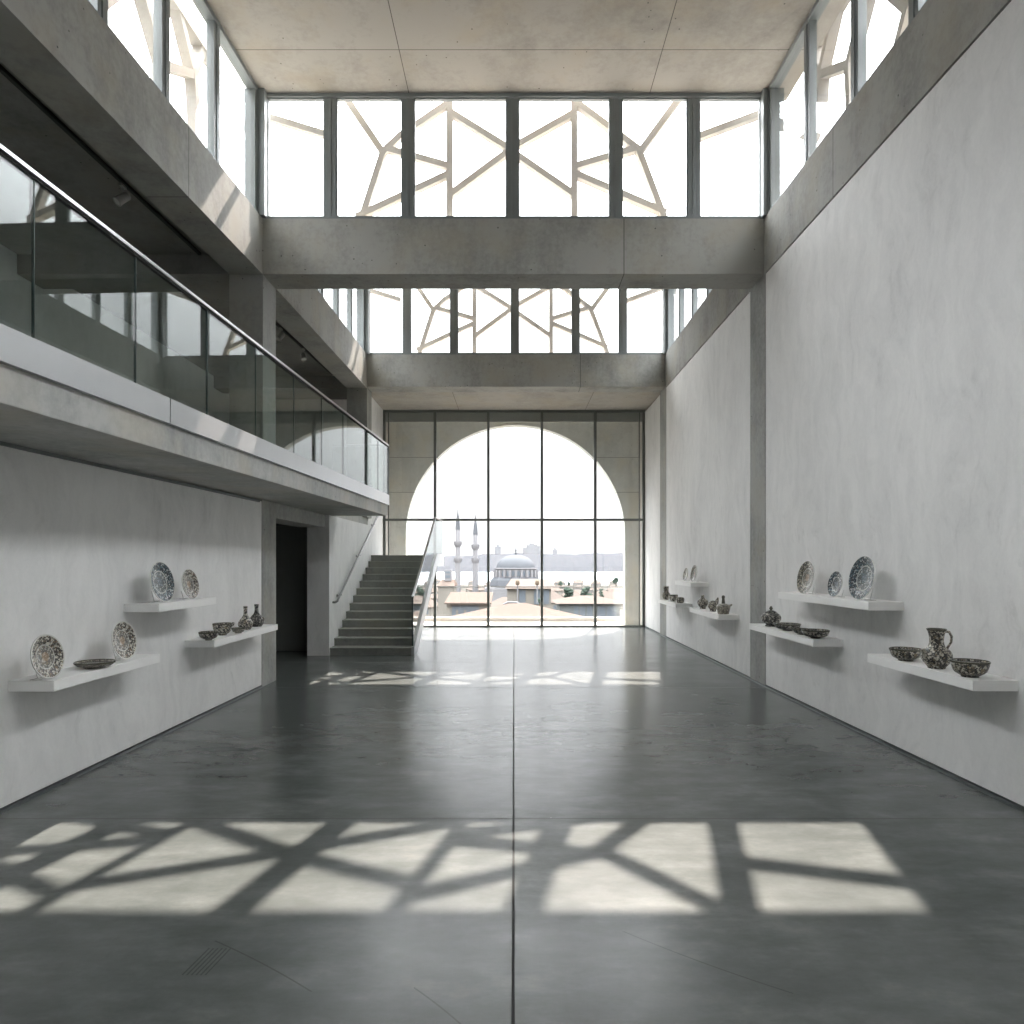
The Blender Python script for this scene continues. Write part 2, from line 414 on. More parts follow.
# ceilings ------------------------------------------------------------------
bm = B()  # extra slab thickness and wider right overhang added to block sky and sun
hexa(bm, [(XG(YB)-.25, YB-.3, ZC), (XR(YB)+.36, YB-.3, ZC), (XR(YB)+.36, YB-.3, ZC+.75), (XG(YB)-.25, YB-.3, ZC+.75)],
         [(-3.62, D1+.17, ZC), (3.79, D1+.17, ZC), (3.79, D1+.17, ZC+.75), (-3.62, D1+.17, ZC+.75)])
struct('ceiling', bm, M['ceil'], 'high board-marked concrete ceiling of the front bay', 'ceiling')
bm = B()   # shed roof of the rear bay, rising from behind the nearer cross beam
hexa(bm, [(-3.62, 10.1, 6.26), (3.62, 10.1, 6.26), (3.62, 10.1, 6.44), (-3.62, 10.1, 6.44)],
         [(-3.62, 15.98, 8.16), (3.62, 15.98, 8.16), (3.62, 15.98, 8.34), (-3.62, 15.98, 8.34)])
struct('ceiling_rear', bm, M['ceil'])
bm = B(); box(bm, -3.44, 3.9, 16.25, 19.6, ZB+.03, 6.1); struct('ceiling_low', bm, M['ceil'], 'low concrete ceiling in front of the arched window', 'ceiling')
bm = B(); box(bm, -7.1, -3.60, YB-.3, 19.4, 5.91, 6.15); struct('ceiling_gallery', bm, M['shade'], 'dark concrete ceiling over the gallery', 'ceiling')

# back and outer walls
bm = B(); box(bm, -7.1, 3.95, YB-.3, YB, 0, ZC+.28); struct('wall_back', bm, M['plaster'])
bm = B(); box(bm, -7.1, -6.8, YB, 19.4, 0, 6.1); struct('wall_outer', bm, M['plaster'])
bm = B(); box(bm, -6.8, -3.45, 18.0, 18.25, 2.7, 5.91); struct('wall_gallery_end', bm, M['plaster'], 'pale wall closing the far end of the gallery', 'wall')
bm = B(); box(bm, -3.75, -3.42, 16.25, DW+.1, 0, ZB+.03); struct('wall_return', bm, M['plaster'], 'short pale wall between the far pier and the window', 'wall')

# lower left wall
bm = B()
hexa(bm, [(XL(YB), YB, .035), (XL(YB)-.25, YB, .035), (XL(YB)-.25, YB, 2.50), (XL(YB), YB, 2.50)],
         [(-3.42, 9.415, .035), (-3.67, 9.415, .035), (-3.67, 9.415, 2.52), (-3.42, 9.415, 2.52)])
struct('wall_left', bm, M['plaster'], 'white mottled plaster wall below the gallery carrying three shelves', 'wall')
bm = B(); box(bm, -3.95, -3.70, YB, 9.43, 0, 2.6); struct('wall_left_backing', bm, M['gap'])
bm = B()
hexa(bm, [(XL(YB)+.012, YB, 0), (XL(YB)-.1, YB, 0), (XL(YB)-.1, YB, .022), (XL(YB)+.012, YB, .022)],
         [(-3.408, 9.43, 0), (-3.5, 9.43, 0), (-3.5, 9.43, .022), (-3.408, 9.43, .022)])
struct('baseboard_left', bm, M['base'], 'low grey metal strip at the foot of the left wall', 'baseboard')
bm = B()
hexa(bm, [(XL(YB)+.02, YB, 2.455), (XL(YB)-.02, YB, 2.455), (XL(YB)-.02, YB, 2.482), (XL(YB)+.02, YB, 2.482)],
         [(-3.40, 9.3, 2.50), (-3.44, 9.3, 2.50), (-3.44, 9.3, 2.527), (-3.40, 9.3, 2.527)])
struct('trim_1', bm, M['base'], 'slim grey metal strip where the left wall meets the gallery underside', 'trim')

# gallery deck ----------------------------------------------------------------
def gl(Y, a, b): return a + (b-a)*(Y-3.52)/(13.14-3.52)
XE = lambda Y: gl(Y, -2.60, -2.39)
RT = lambda Y: gl(Y, 3.79, 3.905); DT = lambda Y: gl(Y, 2.895, 2.967)
FB = lambda Y: gl(Y, 2.685, 2.752); SB = lambda Y: gl(Y, 2.507, 2.57)
YG = 13.14
bm = B()
hexa(bm, [(XE(YB), YB, SB(YB)), (-6.9, YB, SB(YB)), (-6.9, YB, FB(YB)+.05), (XE(YB), YB, FB(YB)+.05)],
         [(XE(YG), YG, SB(YG)), (-6.9, YG, SB(YG)), (-6.9, YG, FB(YG)+.05), (XE(YG), YG, FB(YG)+.05)])
struct('gallery_slab', bm, M['slab'], 'thick concrete slab carrying the glass-railed gallery', 'gallery floor', bevel=.006)
bm = B(); box(bm, -6.9, -3.44, YG, 18.0, 2.55, 2.80); struct('gallery_slab_rear', bm, M['slab'])
bm = B()
hexa(bm, [(XE(YB)-.06, YB, FB(YB)+.05), (-6.8, YB, FB(YB)+.05), (-6.8, YB, DT(YB)-.05), (XE(YB)-.06, YB, DT(YB)-.05)],
         [(XE(YG)-.06, YG-.05, FB(YG)+.05), (-6.8, YG-.05, FB(YG)+.05), (-6.8, YG-.05, DT(YG)-.05), (XE(YG)-.06, YG-.05, DT(YG)-.05)])
struct('floor_gallery', bm, M['floor'])

g = thing('gallery_balustrade', 'long glass balustrade with a steel top rail and deep satin steel fascia along the gallery', 'balustrade', (XE(5), 5, DT(5)-.2))
bm = B()
w = .05
for (ya, yb) in ((YB, 5.12), (5.135, YG+.02)):
    hexa(bm, [(XE(ya)+.03, ya, FB(ya)+.025), (XE(ya)-.03, ya, FB(ya)+.025), (XE(ya)-.03, ya, DT(ya)), (XE(ya)+.03, ya, DT(ya))],
             [(XE(yb)+.03, yb, FB(yb)+.025), (XE(yb)-.03, yb, FB(yb)+.025), (XE(yb)-.03, yb, DT(yb)), (XE(yb)+.03, yb, DT(yb))])
box(bm, -3.44, XE(YG)+.03, YG-.04, YG+.02, FB(YG)+.025, DT(YG))
obj('fascia', bm, M['fascia'], g)
bm = B()
hexa(bm, [(XE(YB)+.022, YB, RT(YB)-.012), (XE(YB)-.022, YB, RT(YB)-.012), (XE(YB)-.022, YB, RT(YB)+.014), (XE(YB)+.022, YB, RT(YB)+.014)],
         [(XE(YG)+.022, YG+.02, RT(YG)-.012), (XE(YG)-.022, YG+.02, RT(YG)-.012), (XE(YG)-.022, YG+.02, RT(YG)+.014), (XE(YG)+.022, YG+.02, RT(YG)+.014)])
box(bm, -3.42, XE(YG)+.022, YG-.024, YG+.02, RT(YG)-.012, RT(YG)+.014)
obj('top_rail', bm, M['rail'], g, bevel=.004)
bm = B()
hexa(bm, [(XE(YB)+.014, YB, RT(YB)-.032), (XE(YB)-.014, YB, RT(YB)-.032), (XE(YB)-.014, YB, RT(YB)-.012), (XE(YB)+.014, YB, RT(YB)-.012)],
         [(XE(YG)+.014, YG, RT(YG)-.032), (XE(YG)-.014, YG, RT(YG)-.032), (XE(YG)-.014, YG, RT(YG)-.012), (XE(YG)+.014, YG, RT(YG)-.012)])
obj('rail_gasket', bm, M['gap'], g)
js = [-2.6, -1.55, -.5, .55, 1.62, 2.69, 3.75, 4.72, 5.77, 6.80, 7.90, 8.96, 9.99, 11.35, 12.3, YG]
for a, b in zip(js, js[1:]):
    a2, b2 = a+.007, b-.007
    bm = B()
    hexa(bm, [(XE(a)+.006, a2, DT(a)-.01), (XE(a)-.006, a2, DT(a)-.01), (XE(a)-.006, a2, RT(a)-.02), (XE(a)+.006, a2, RT(a)-.02)],
             [(XE(b)+.006, b2, DT(b)-.01), (XE(b)-.006, b2, DT(b)-.01), (XE(b)-.006, b2, RT(b)-.02), (XE(b)+.006, b2, RT(b)-.02)])
    p = obj('glass_panel', bm, M['bglass'], g)
    bm = B(); box(bm, XE(a)-.0075, XE(a)+.0075, a-.003, a+.003, DT(a), RT(a)-.02)
    obj('panel_joint', bm, M['edge'], g)
bm = B(); box(bm, XE(YG)-.012, XE(YG)+.012, YG-.012, YG+.012, DT(YG), RT(YG)-.012); obj('end_post', bm, M['edge'], g)
bm = B(); box(bm, -3.42, XE(YG)-.01, YG-.006, YG+.006, DT(YG)-.01, RT(YG)-.02); obj('glass_panel', bm, M['bglass'], g)

# recess with the dark door below the gallery ---------------------------------------
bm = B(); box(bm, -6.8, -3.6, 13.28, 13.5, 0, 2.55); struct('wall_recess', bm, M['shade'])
bm = B(); box(bm, -3.90, -3.42, 9.99, 12.6, 2.33, 2.552); struct('lintel', bm, M['pier'], 'concrete lintel over the dark opening below the gallery', 'lintel')
d = sroot('door_1', 'dark grey flush door in the shaded recess left of the stairs', 'door', (-4.2, 13.25, 0))
bm = B(); box(bm, -4.75, -3.78, 13.22, 13.275, .01, 2.38); obj('door_leaf', bm, M['door'], d)
bm = B(); box(bm, -4.82, -4.752, 13.2, 13.277, 0, 2.46); box(bm, -3.778, -3.76, 13.2, 13.277, 0, 2.46); box(bm, -4.82, -3.76, 13.2, 13.277, 2.385, 2.46); obj('door_frame', bm, M['frame_dark'], d)
bm = B(); tube(bm, [(-4.68, 13.215, 1.0), (-4.68, 13.17, 1.0), (-4.55, 13.17, 1.0)], .01); obj('door_handle', bm, M['rail'], d, smooth=True)

# stair wall
bm = B(); box(bm, -3.75, -3.35, 12.6, 16.6, 0, 2.55); box(bm, -3.75, -3.45, 16.6, 18.0, 0, 2.55)
struct('wall_stair', bm, M['plaster'], 'white wall beside the stairs carrying the tubular handrail', 'wall')

# staircase ---------------------------------------------------------------------
Y0, RISE, RUN, NS = 12.62, .143, .303, 13
SX0, SX1 = -3.345, -1.86
st = thing('staircase', 'straight flight of dark concrete steps with a glass side rail beside the white wall', 'staircase', (-2.6, Y0, 0))
for k in range(NS):
    y0 = Y0 + k*RUN; z1 = (k+1)*RISE
    y1 = y0 + RUN if k < NS-1 else DW-.35
    bm = B(); lo = max(0, z1-RISE-.16) if k else 0
    if k < NS-1:
        hexa(bm, [(SX0, y0+.02, lo), (SX0, y1+.02, min(z1, lo+RISE) if k else 0), (SX0, y1+.02, z1-.03), (SX0, y0+.02, z1-.03)],
                 [(SX1, y0+.02, lo), (SX1, y1+.02, min(z1, lo+RISE) if k else 0), (SX1, y1+.02, z1-.03), (SX1, y0+.02, z1-.03)])
    else:
        box(bm, SX0, SX1, y0+.02, y1, z1-.2, z1-.03)
    s_ = obj('step', bm, M['stair'], st)
    bm = B(); box(bm, SX0, SX1, y0, y1+.02, z1-.03, z1)
    obj('tread', bm, M['stair'], s_, bevel=.004)
    bm = B(); box(bm, SX0, SX1, y0-.002, y0+.028, z1-.008, z1+.0015)
    obj('nosing', bm, M['stairnose'], s_)
sl = RISE/RUN
def SZ(Y): return RISE + (Y-Y0)*sl
bm = B(); ye = Y0 + (NS-1)*RUN
hexa(bm, [(-1.855, Y0-.05, 0), (-1.855, Y0-.05, .16), (-1.855, ye, SZ(ye)+.04), (-1.855, ye, SZ(ye)-.26), (-1.855, Y0+.3, 0)],
         [(-1.80, Y0-.05, 0), (-1.80, Y0-.05, .16), (-1.80, ye, SZ(ye)+.04), (-1.80, ye, SZ(ye)-.26), (-1.80, Y0+.3, 0)])
box(bm, -1.855, -1.80, ye, DW-.35, SZ(ye)-.26, SZ(ye)+.04)
obj('stringer', bm, M['fascia'], st)

bl = st
bm = B(); z0, z1 = 1.065, SZ(ye)+.885
hexa(bm, [(-1.845, Y0, .06), (-1.845, Y0, z0), (-1.845, ye, z1), (-1.845, ye, SZ(ye)-.05)],
         [(-1.833, Y0, .06), (-1.833, Y0, z0), (-1.833, ye, z1), (-1.833, ye, SZ(ye)-.05)])
obj('balustrade_glass', bm, M['bglass'], bl)
bm = B(); box(bm, -1.845, -1.833, ye+.01, DW-.36, SZ(ye), z1); obj('balustrade_glass', bm, M['bglass'], bl)
bm = B(); bar(bm, (-1.839, Y0-.01, z0), (-1.839, ye, z1), .045, .03); bar(bm, (-1.839, ye, z1), (-1.839, DW-.36, z1), .045, .03)
obj('balustrade_rail', bm, M['rail'], bl, bevel=.004)
bm = B(); box(bm, -1.852, -1.826, Y0-.014, Y0+.002, .0, z0); obj('balustrade_post', bm, M['edge'], bl)

hr = thing('handrail', 'round steel handrail fixed on brackets to the white stair wall', 'handrail', (-3.4, 12.96, 1.0))
pa, pb = Vector((-3.265, 12.93, 1.03)), Vector((-3.265, 16.55, 2.76))
bm = B(); pts = [(-3.348, 12.84, .955), (-3.30, 12.83, .955), (-3.267, 12.85, .975), pa, pb, (-3.265, 16.7, 2.80), (-3.30, 16.75, 2.80)]
tube(bm, pts, .021, 12); obj('rail', bm, M['hand'], hr, smooth=True)
for t in (.06, .5, .93):
    q = pa.lerp(pb, t); bm = B()
    tube(bm, [q, q+Vector((0, 0, -.06)), q+Vector((-.05, 0, -.07)), q+Vector((-.084, 0, -.07))], .007, 8)
    tube(bm, [q+Vector((-.074, 0, -.07)), q+Vector((-.084, 0, -.07))], .028, 14)
    obj('bracket', bm, M['hand'], hr, smooth=True)

# ------------------------------------------------------------------ clerestory windows
def front_window(name, label, Y, mull, z0, z1, halfL, halfR, mat):
    r = sroot(name, label, 'window', (0, Y, z0))
    e = .07
    bm = B()
    box(bm, halfL, halfR, Y, Y+.11, z0, z0+.035); box(bm, halfL, halfR, Y, Y+.11, z1-.05, z1)
    box(bm, halfL-.22, halfL+.06, Y-.10, Y+.11, z0, z1); box(bm, halfR-.06, halfR+.22, Y-.10, Y+.11, z0, z1)
    obj('window_frame', bm, mat, r, bevel=.004)
    xs = [halfL] + mull + [halfR]
    for x in mull:
        bm = B()
        for s in (-1, 1):
            box(bm, x+s*.045-.033, x+s*.045+.033, Y+.012, Y+.11, z0+.03, z1-.07)
        box(bm, x-.02, x+.02, Y, Y+.1, z0+.03, z1-.07)
        obj('mullion', bm, mat, r, bevel=.003)
    for a, b in zip(xs, xs[1:]):
        bm = B(); box(bm, a+.04, b-.04, Y+.055, Y+.067, z0+.02, z1-.03); obj('glass_pane', bm, M['glass'], r)
        bm = B()   # inner casement bead
        aa, bb = a+(.05 if a == halfL else .078), b-(.05 if b == halfR else .078)
        for q in ((aa, aa+.018, z0+.035, z1-.05), (bb-.018, bb, z0+.035, z1-.05)):
            box(bm, q[0], q[1], Y+.03, Y+.08, q[2], q[3])
        box(bm, aa, bb, Y+.03, Y+.08, z0+.035, z0+.05); box(bm, aa, bb, Y+.03, Y+.08, z1-.066, z1-.05)
        obj('casement', bm, mat, r)
MULL = [-2.52, -1.455, -.02, 1.40, 2.465]
front_window('window_1', 'wide six-pane upper window above the nearer cross beam', D1, MULL, ZS, ZC, -3.44, 3.44, M['frame'])
front_window('window_2', 'six-pane upper window above the farther cross beam', D2, [-2.43, -1.36, .02, 1.40, 2.47], ZS, 8.13, -3.33, 3.44, M['frame'])

def side_window(name, label, xf, s, ys, ztop):
    """clerestory along a side beam; ys = mullion centres from far to near"""
    Ym = ys[0]
    r = sroot(name, label, 'window', (xf(Ym), Ym, ZS))
    y1, y0 = ys[0], ys[-1]
    def X(Y, o): return xf(Y) + s*o
    bm = B()
    for za, zb in ((lambda Y: ZS, lambda Y: ZS+.035), (lambda Y: ztop(Y)-.06, lambda Y: ztop(Y))):
        hexa(bm, [(X(y0, .02), y0, za(y0)), (X(y0, .14), y0, za(y0)), (X(y0, .14), y0, zb(y0)), (X(y0, .02), y0, zb(y0))],
                 [(X(y1, .02), y1, za(y1)), (X(y1, .14), y1, za(y1)), (X(y1, .14), y1, zb(y1)), (X(y1, .02), y1, zb(y1))])
    obj('window_frame', bm, M['frame'], r)
    for i, Y in enumerate(ys):
        bm = B()
        for q in (-1, 1):
            a, b = Y+q*.045-.03, Y+q*.045+.03
            hexa(bm, [(X(a, .03), a, ZS+.03), (X(a, .12), a, ZS+.03), (X(a, .12), a, ztop(a)-.05), (X(a, .03), a, ztop(a)-.05)],
                     [(X(b, .03), b, ZS+.03), (X(b, .12), b, ZS+.03), (X(b, .12), b, ztop(b)-.05), (X(b, .03), b, ztop(b)-.05)])
        a, b = Y-.018, Y+.018
        hexa(bm, [(X(a, .02), a, ZS+.03), (X(a, .11), a, ZS+.03), (X(a, .11), a, ztop(a)-.05), (X(a, .02), a, ztop(a)-.05)],
                 [(X(b, .02), b, ZS+.03), (X(b, .11), b, ZS+.03), (X(b, .11), b, ztop(b)-.05), (X(b, .02), b, ztop(b)-.05)])
        obj('mullion', bm, M['frame'], r)
    for a, b in zip(ys, ys[1:]):
        a, b = b+.03, a-.03
        bm = B()
        hexa(bm, [(X(a, .07), a, ZS+.02), (X(a, .082), a, ZS+.02), (X(a, .082), a, ztop(a)-.04), (X(a, .07), a, ztop(a)-.04)],
                 [(X(b, .07), b, ZS+.02), (X(b, .082), b, ZS+.02), (X(b, .082), b, ztop(b)-.04), (X(b, .07), b, ztop(b)-.04)])
        obj('glass_pane', bm, M['glass'], r)
YS1 = [9.40, 8.23, 7.10, 6.07] + [5.0-1.07*i for i in range(10)] + [-5.95]
flat = lambda Y: ZC
YS2 = [15.63, 14.5, 13.45, 12.4, 11.3, 10.3]
shed = lambda Y: min(8.10, 6.30 + (Y-10.1)*1.9/5.9)
side_window('window_3', 'upper side window strip above the near right beam', XR, 1, YS1, flat)
side_window('window_4', 'upper side window strip above the near gallery beam', XG, -1, YS1, flat)
side_window('window_5', 'upper side window strip over the right beam beyond the nearer cross beam', XR, 1, YS2, shed)
side_window('window_6', 'upper side window strip over the gallery beam beyond the nearer cross beam', XG, -1, YS2, shed)

# ------------------------------------------------------------------ stone lattice screens outside the upper windows
SEG = [((238, 109), (329, 137)), ((330, 75), (383.5, 154)), ((383.5, 154), (361, 224)), ((383.5, 154), (400, 138)), ((400, 138), (450, 104)),
       ((386, 150), (448, 167.5)), ((358, 218), (448, 176)), ((450, 76), (450, 224)), ((452, 115), (510, 151)), ((452, 195), (510, 152)),
       ((510, 151), (572, 116)), ((510, 152), (572, 195)), ((574, 76), (574, 224)), ((574, 103), (640, 153)), ((640, 153), (697, 75)),
       ((638, 152), (665, 224)), ((576, 168), (637, 150)), ((576, 176), (664, 214)), ((697, 139), (764, 114)), ((324, 136), (386, 152)), ((640, 153), (700, 138))]
def lattice(name, label, Yc, depth=.16, scale_from=D1, dz=0):
    k = scale_from/D1
    r = thing(name, label, 'screen', (0, Yc, 6.3))
    for i, (a, b) in enumerate(SEG):
        if i >= 19: continue
        pa = Vector(((a[0]-CX)*9.51/F, 0, H+(CY-a[1])*9.51/F)); pb = Vector(((b[0]-CX)*9.51/F, 0, H+(CY-b[1])*9.51/F))
        # screen hangs a little beyond the glass: enlarge by its own distance
        f = 9.51/9.51*(D1+.46)/D1
        def tr(p): return Vector((p.x*f, Yc, (p.z-H)*f + H + dz))
        A, C = tr(pa), tr(pb)
        if C.z < A.z: A, C = C, A
        if A.z < 6.47: A = A + (C-A)*((6.47-A.z)/(C.z-A.z))
        d = (C-A).normalized(); A = A - d*.02; C = C + d*.02
        bm = B(); bar(bm, A, C, depth + .002*i, .088, up=(d.z, 0, -d.x))
        obj('bar', bm, M['lattice'], r)
    bm = B(); box(bm, -3.9, 3.9, Yc-.09, Yc+.09, 8.58, 8.70); obj('top_bar', bm, M['lattice'], r)
    bm = B(); box(bm, -3.9, 3.9, Yc-.05, Yc+.05, 6.405, 6.46); obj('bottom_bar', bm, M['lattice'], r)
lattice('lattice_screen', 'pale stone lattice of crossing bars outside the window above the nearer cross beam', D1+.44, depth=.085)
lattice('lattice_screen', 'pale stone lattice of crossing bars outside the window above the farther cross beam', D2+.42, depth=.085)

SIDE = [((9.6, 7.45), (9.03, 7.30)), ((9.06, 8.4), (8.83, 7.89)), ((8.42, 8.45), (8.83, 7.89)), ((8.83, 7.89), (8.10, 7.50)), ((8.83, 7.89), (9.06, 6.3)), ((8.10, 7.5), (7.35, 8.4)), ((8.10, 7.5), (8.0, 6.3)),
        ((7.6, 8.1), (6.9, 7.2)), ((6.9, 7.2), (7.5, 6.3)), ((6.9, 7.2), (6.0, 7.6)), ((6.0, 7.6), (6.3, 8.4)), ((6.0, 7.6), (5.5, 6.3)),
        ((6.0, 7.6), (4.9, 7.9)), ((4.9, 7.9), (4.5, 8.4)), ((4.9, 7.9), (4.3, 7.0)), ((4.3, 7.0), (5.2, 6.3)), ((4.3, 7.0), (3.2, 7.5)), ((3.2, 7.5), (2.6, 6.3)), ((3.2, 7.5), (2.9, 8.4)),
        ((2.9, 7.0), (1.6, 7.4)), ((1.6, 7.4), (1.9, 8.4)), ((1.6, 7.4), (1.0, 6.3)), ((1.3, 6.9), (0, 7.5)), ((0, 7.5), (-.4, 8.4)), ((0, 7.5), (-.6, 6.3))]
for s, lab in ((1, 'pale stone lattice outside the upper side window on the right'), (-1, 'pale stone lattice outside the upper side window over the gallery')):
    xf_ = (lambda Y: XR(Y)+.50) if s > 0 else (lambda Y: XG(Y)-.64); xs_, zl = (xf_(6), 6.405 if s > 0 else 6.155); nb = 0
    r = thing('lattice_screen', lab, 'screen', (xs_, 6, zl))
    for rep in (0, -9.6):
        for a, b in SIDE:
            if rep and min(a[0], b[0])+rep < YB+.4: continue
            a, b = ((a[0]+rep, a[1]), (b[0]+rep, b[1])); A, C = sorted((a, b), key=lambda q: q[1])
            if A[1] < zl+.1: A = (A[0]+(C[0]-A[0])*(zl+.1-A[1])/(C[1]-A[1]), zl+.1)
            bm = B(); d = Vector((0, C[0]-A[0], C[1]-A[1])).normalized()
            nb += 1; bar(bm, (xf_(A[0]), A[0], A[1]), (xf_(C[0]), C[0], C[1]),   .13+.0015*nb, .10, up=(0, d.z, -d.y)); obj('bar', bm, M['lattice'], r)
    bm = B(); bar(bm, (xf_(YB+.4), YB+.4, 8.44), (xf_(9.4), 9.4, 8.44), .16, .12); obj('top_bar', bm, M['lattice'], r)
    bm = B(); bar(bm, (xf_(YB+.4), YB+.4, zl+.04), (xf_(9.4), 9.4, zl+.04), .12, .08); obj('bottom_bar', bm, M['lattice'], r)

# ------------------------------------------------------------------ great window
r = sroot('window_7', 'floor-to-ceiling gridded glass wall in front of the great arch', 'window', (0, DW, 0))
bm = B()
x0, x1, zt = -3.42, 3.42, ZB+.03
box(bm, x0, x0+.06, DW, DW+.12, 0, zt); box(bm, x1-.06, x1, DW, DW+.12, 0, zt)
box(bm, x0, x1, DW, DW+.12, 0, .045); box(bm, x0, x1, DW, DW+.12, zt-.06, zt)
box(bm, x0+.12, x0+.15, DW+.03, DW+.1, .04, zt-.06); box(bm, x1-.15, x1-.12, DW+.03, DW+.1, .04, zt-.06)
obj('window_frame', bm, M['frame_dark'], r, bevel=.004)
bm = B(); box(bm, x0+.06, x1-.06, DW+.062, DW+.1, zt-.30, zt-.06); obj('head_panel', bm, M['head'], r)
zt1 = H + (CY-519.7)*DW/F
for px in (435, 488.3, 541.9, 595.3):
    x = (px-CX)*DW/F; bm = B(); box(bm, x-.033, x+.033, DW-.03, DW+.1, .0, zt-.03); obj('mullion', bm, M['frame_dark'], r, bevel=.004)
bm = B(); box(bm, x0, x1, DW-.01, DW+.09, zt1-.03, zt1+.03); obj('transom', bm, M['frame_dark'], r, bevel=.004)
xs = [x0+.05] + [(px-CX)*DW/F for px in (435, 488.3, 541.9, 595.3)] + [x1-.05]
for a, b in zip(xs, xs[1:]):
    for za, zb in ((.04, zt1-.025), (zt1+.025, zt-.055)):
        bm = B(); box(bm, a+.005, b-.005, DW+.045, DW+.057, za, zb); obj('glass_pane', bm, M['glass'], r)

# arch wall outside
YA, YA2, RA, XA, ZA = 18.95, 19.25, 2.985, .04, 2.45
bm = B(); nseg = 64
arc = [(XA+RA*math.cos(PI - PI*k/nseg), ZA+RA*math.sin(PI - PI*k/nseg)) for k in range(nseg+1)]
inner = [(XA-RA, -.3)] + arc + [(XA+RA, -.3)]
outer = []
for (x, z) in inner:
    if z < ZA: outer.append((-3.9 if x < 0 else 3.9, z))
    else:
        t = math.atan2(z-ZA, x-XA); c, s_ = math.cos(t), math.sin(t)
        k = min((3.9/abs(c)) if abs(c) > 1e-6 else 1e9, (3.4/abs(s_)) if abs(s_) > 1e-6 else 1e9)
        outer.append((XA + c*k, ZA + s_*k))
vi = [[bm.verts.new((x, y, z)) for x, z in inner] for y in (YA, YA2)]
vo = [[bm.verts.new((x, y, z)) for x, z in outer] for y in (YA, YA2)]
for i in range(len(inner)-1):
    bm.faces.new((vi[0][i], vi[0][i+1], vo[0][i+1], vo[0][i])); bm.faces.new((vi[1][i], vo[1][i], vo[1][i+1], vi[1][i+1]))
    bm.faces.new((vi[0][i], vi[1][i], vi[1][i+1], vi[0][i+1])); bm.faces.new((vo[0][i], vo[0][i+1], vo[1][i+1], vo[1][i]))
bm.faces.new((vi[0][0], vo[0][0], vo[1][0], vi[1][0])); bm.faces.new((vi[0][-1], vi[1][-1], vo[1][-1], vo[0][-1]))
struct('wall_arch', bm, M['arch'], 'concrete screen wall pierced by a great round arch outside the glass', 'arch')
bm = B(); box(bm, -3.9, -3.40, DW+.12, YA, -.3, 5.67); box(bm, 3.40, 3.9, DW+.12, YA, -.3, 5.67); struct('wall_reveal', bm, M['lattice'])
bm = B(); box(bm, -3.9, 3.9, DW+.12, 20.3, -.3, -.02); struct('terrace_floor', bm, M['lattice'], 'pale stone ledge of the terrace outside the arched window', 'terrace')
bm = B(); box(bm, -3.9, 3.9, 20.0, 20.3, -.02, .10); struct('terrace_kerb', bm, M['lattice'])

t = thing('terrace_balustrade', 'low clear glass balustrade on the terrace kerb beyond the arch', 'balustrade', (0, 20.1, .1))
bm = B(); box(bm, -3.8, 3.8, 20.08, 20.12, .965, .995); obj('rail', bm, M['base'], t)
for a in range(-4, 4):
    bm = B(); box(bm, a*.95+.01, a*.95+.94, 20.094, 20.106, .09, .965); obj('glass_panel', bm, M['glass'], t)

# ------------------------------------------------------------------ light tracks and spotlights
def track(y0, y1, x0, x1, label):
    bm = B()
    hexa(bm, [(x0-.02, y0, 5.87), (x0+.02, y0, 5.87), (x0+.02, y0, 5.905), (x0-.02, y0, 5.905)],
             [(x1-.02, y1, 5.87), (x1+.02, y1, 5.87), (x1+.02, y1, 5.905), (x1-.02, y1, 5.905)])
    tag(obj('lighting_track', bm, M['track'], loc=((x0+x1)/2, (y0+y1)/2, 5.87)), label, 'lighting track')
track(-2, 9.45, -4.55, -4.27, 'dark metal lighting track on the gallery ceiling before the nearer cross beam')
track(10.1, 15.5, -4.25, -4.05, 'dark metal lighting track on the gallery ceiling beyond the nearer cross beam')
def spotlight(px, py, D, X, tx, tz, label, group=None):
    r = thing('spotlight', label, 'spotlight', (X, D, 5.87), (0, 0, 0))
    bm = B(); box(bm, X-.018, X+.018, D-.05, D+.05, 5.845, 5.87); tube(bm, [(X, D, 5.85), (X, D, 5.735)], .009, 8)
    obj('stem', bm, M['spot'], r)
    ax = Vector((tx, -.55, tz)).normalized(); c = Vector((X, D, 5.72))
    bm = B()
    prof = [(0, -.085), (.03, -.084), (.043, -.07), (.046, .05), (.052, .075), (.052, .085), (.044, .085), (.040, .07), (0, .07)]
    lathe(bm, prof, 24)
    q = Vector((0, 0, 1)).rotation_difference(ax).to_matrix().to_4x4()
    bmesh.ops.transform(bm, matrix=Matrix.Translation(c) @ q, verts=bm.verts)
    h = obj('lamp_head', bm, M['spot'], r, smooth=True)
    bm = B(); lathe(bm, [(0, .071), (.039, .071), (.039, .078), (0, .08)], 20)
    bmesh.ops.transform(bm, matrix=Matrix.Translation(c) @ q, verts=bm.verts); obj('lens', bm, M['lens'], h, smooth=True)
spotlight(0, 0, 7.69, -4.33, -.5, -.75, 'grey spotlight hanging from the gallery track in front of the nearer pier')
spotlight(0, 0, 12.4, -4.16, -.4, -.8, 'first spotlight behind the nearer pier on the farther gallery track')
spotlight(0, 0, 13.6, -4.12, .3, -.9, 'second spotlight behind the nearer pier, closer to the far end of the gallery')
r = thing('ceiling_fixture', 'small white fixture on the ceiling just inside the dark doorway', 'ceiling fixture', (-3.78, 11.3, 2.33))
bm = B(); lathe(bm, [(0, .02), (.07, .02), (.075, 0), (.06, -.03), (.03, -.05), (0, -.052)], 24, (-4.02, 11.55, 2.49)); obj('housing', bm, M['white'], r, smooth=True)
bm = B(); bar(bm, (-4.02, 11.55, 2.48), (-3.80, 11.9, 2.46), .02, .015); obj('arm', bm, M['white'], r)

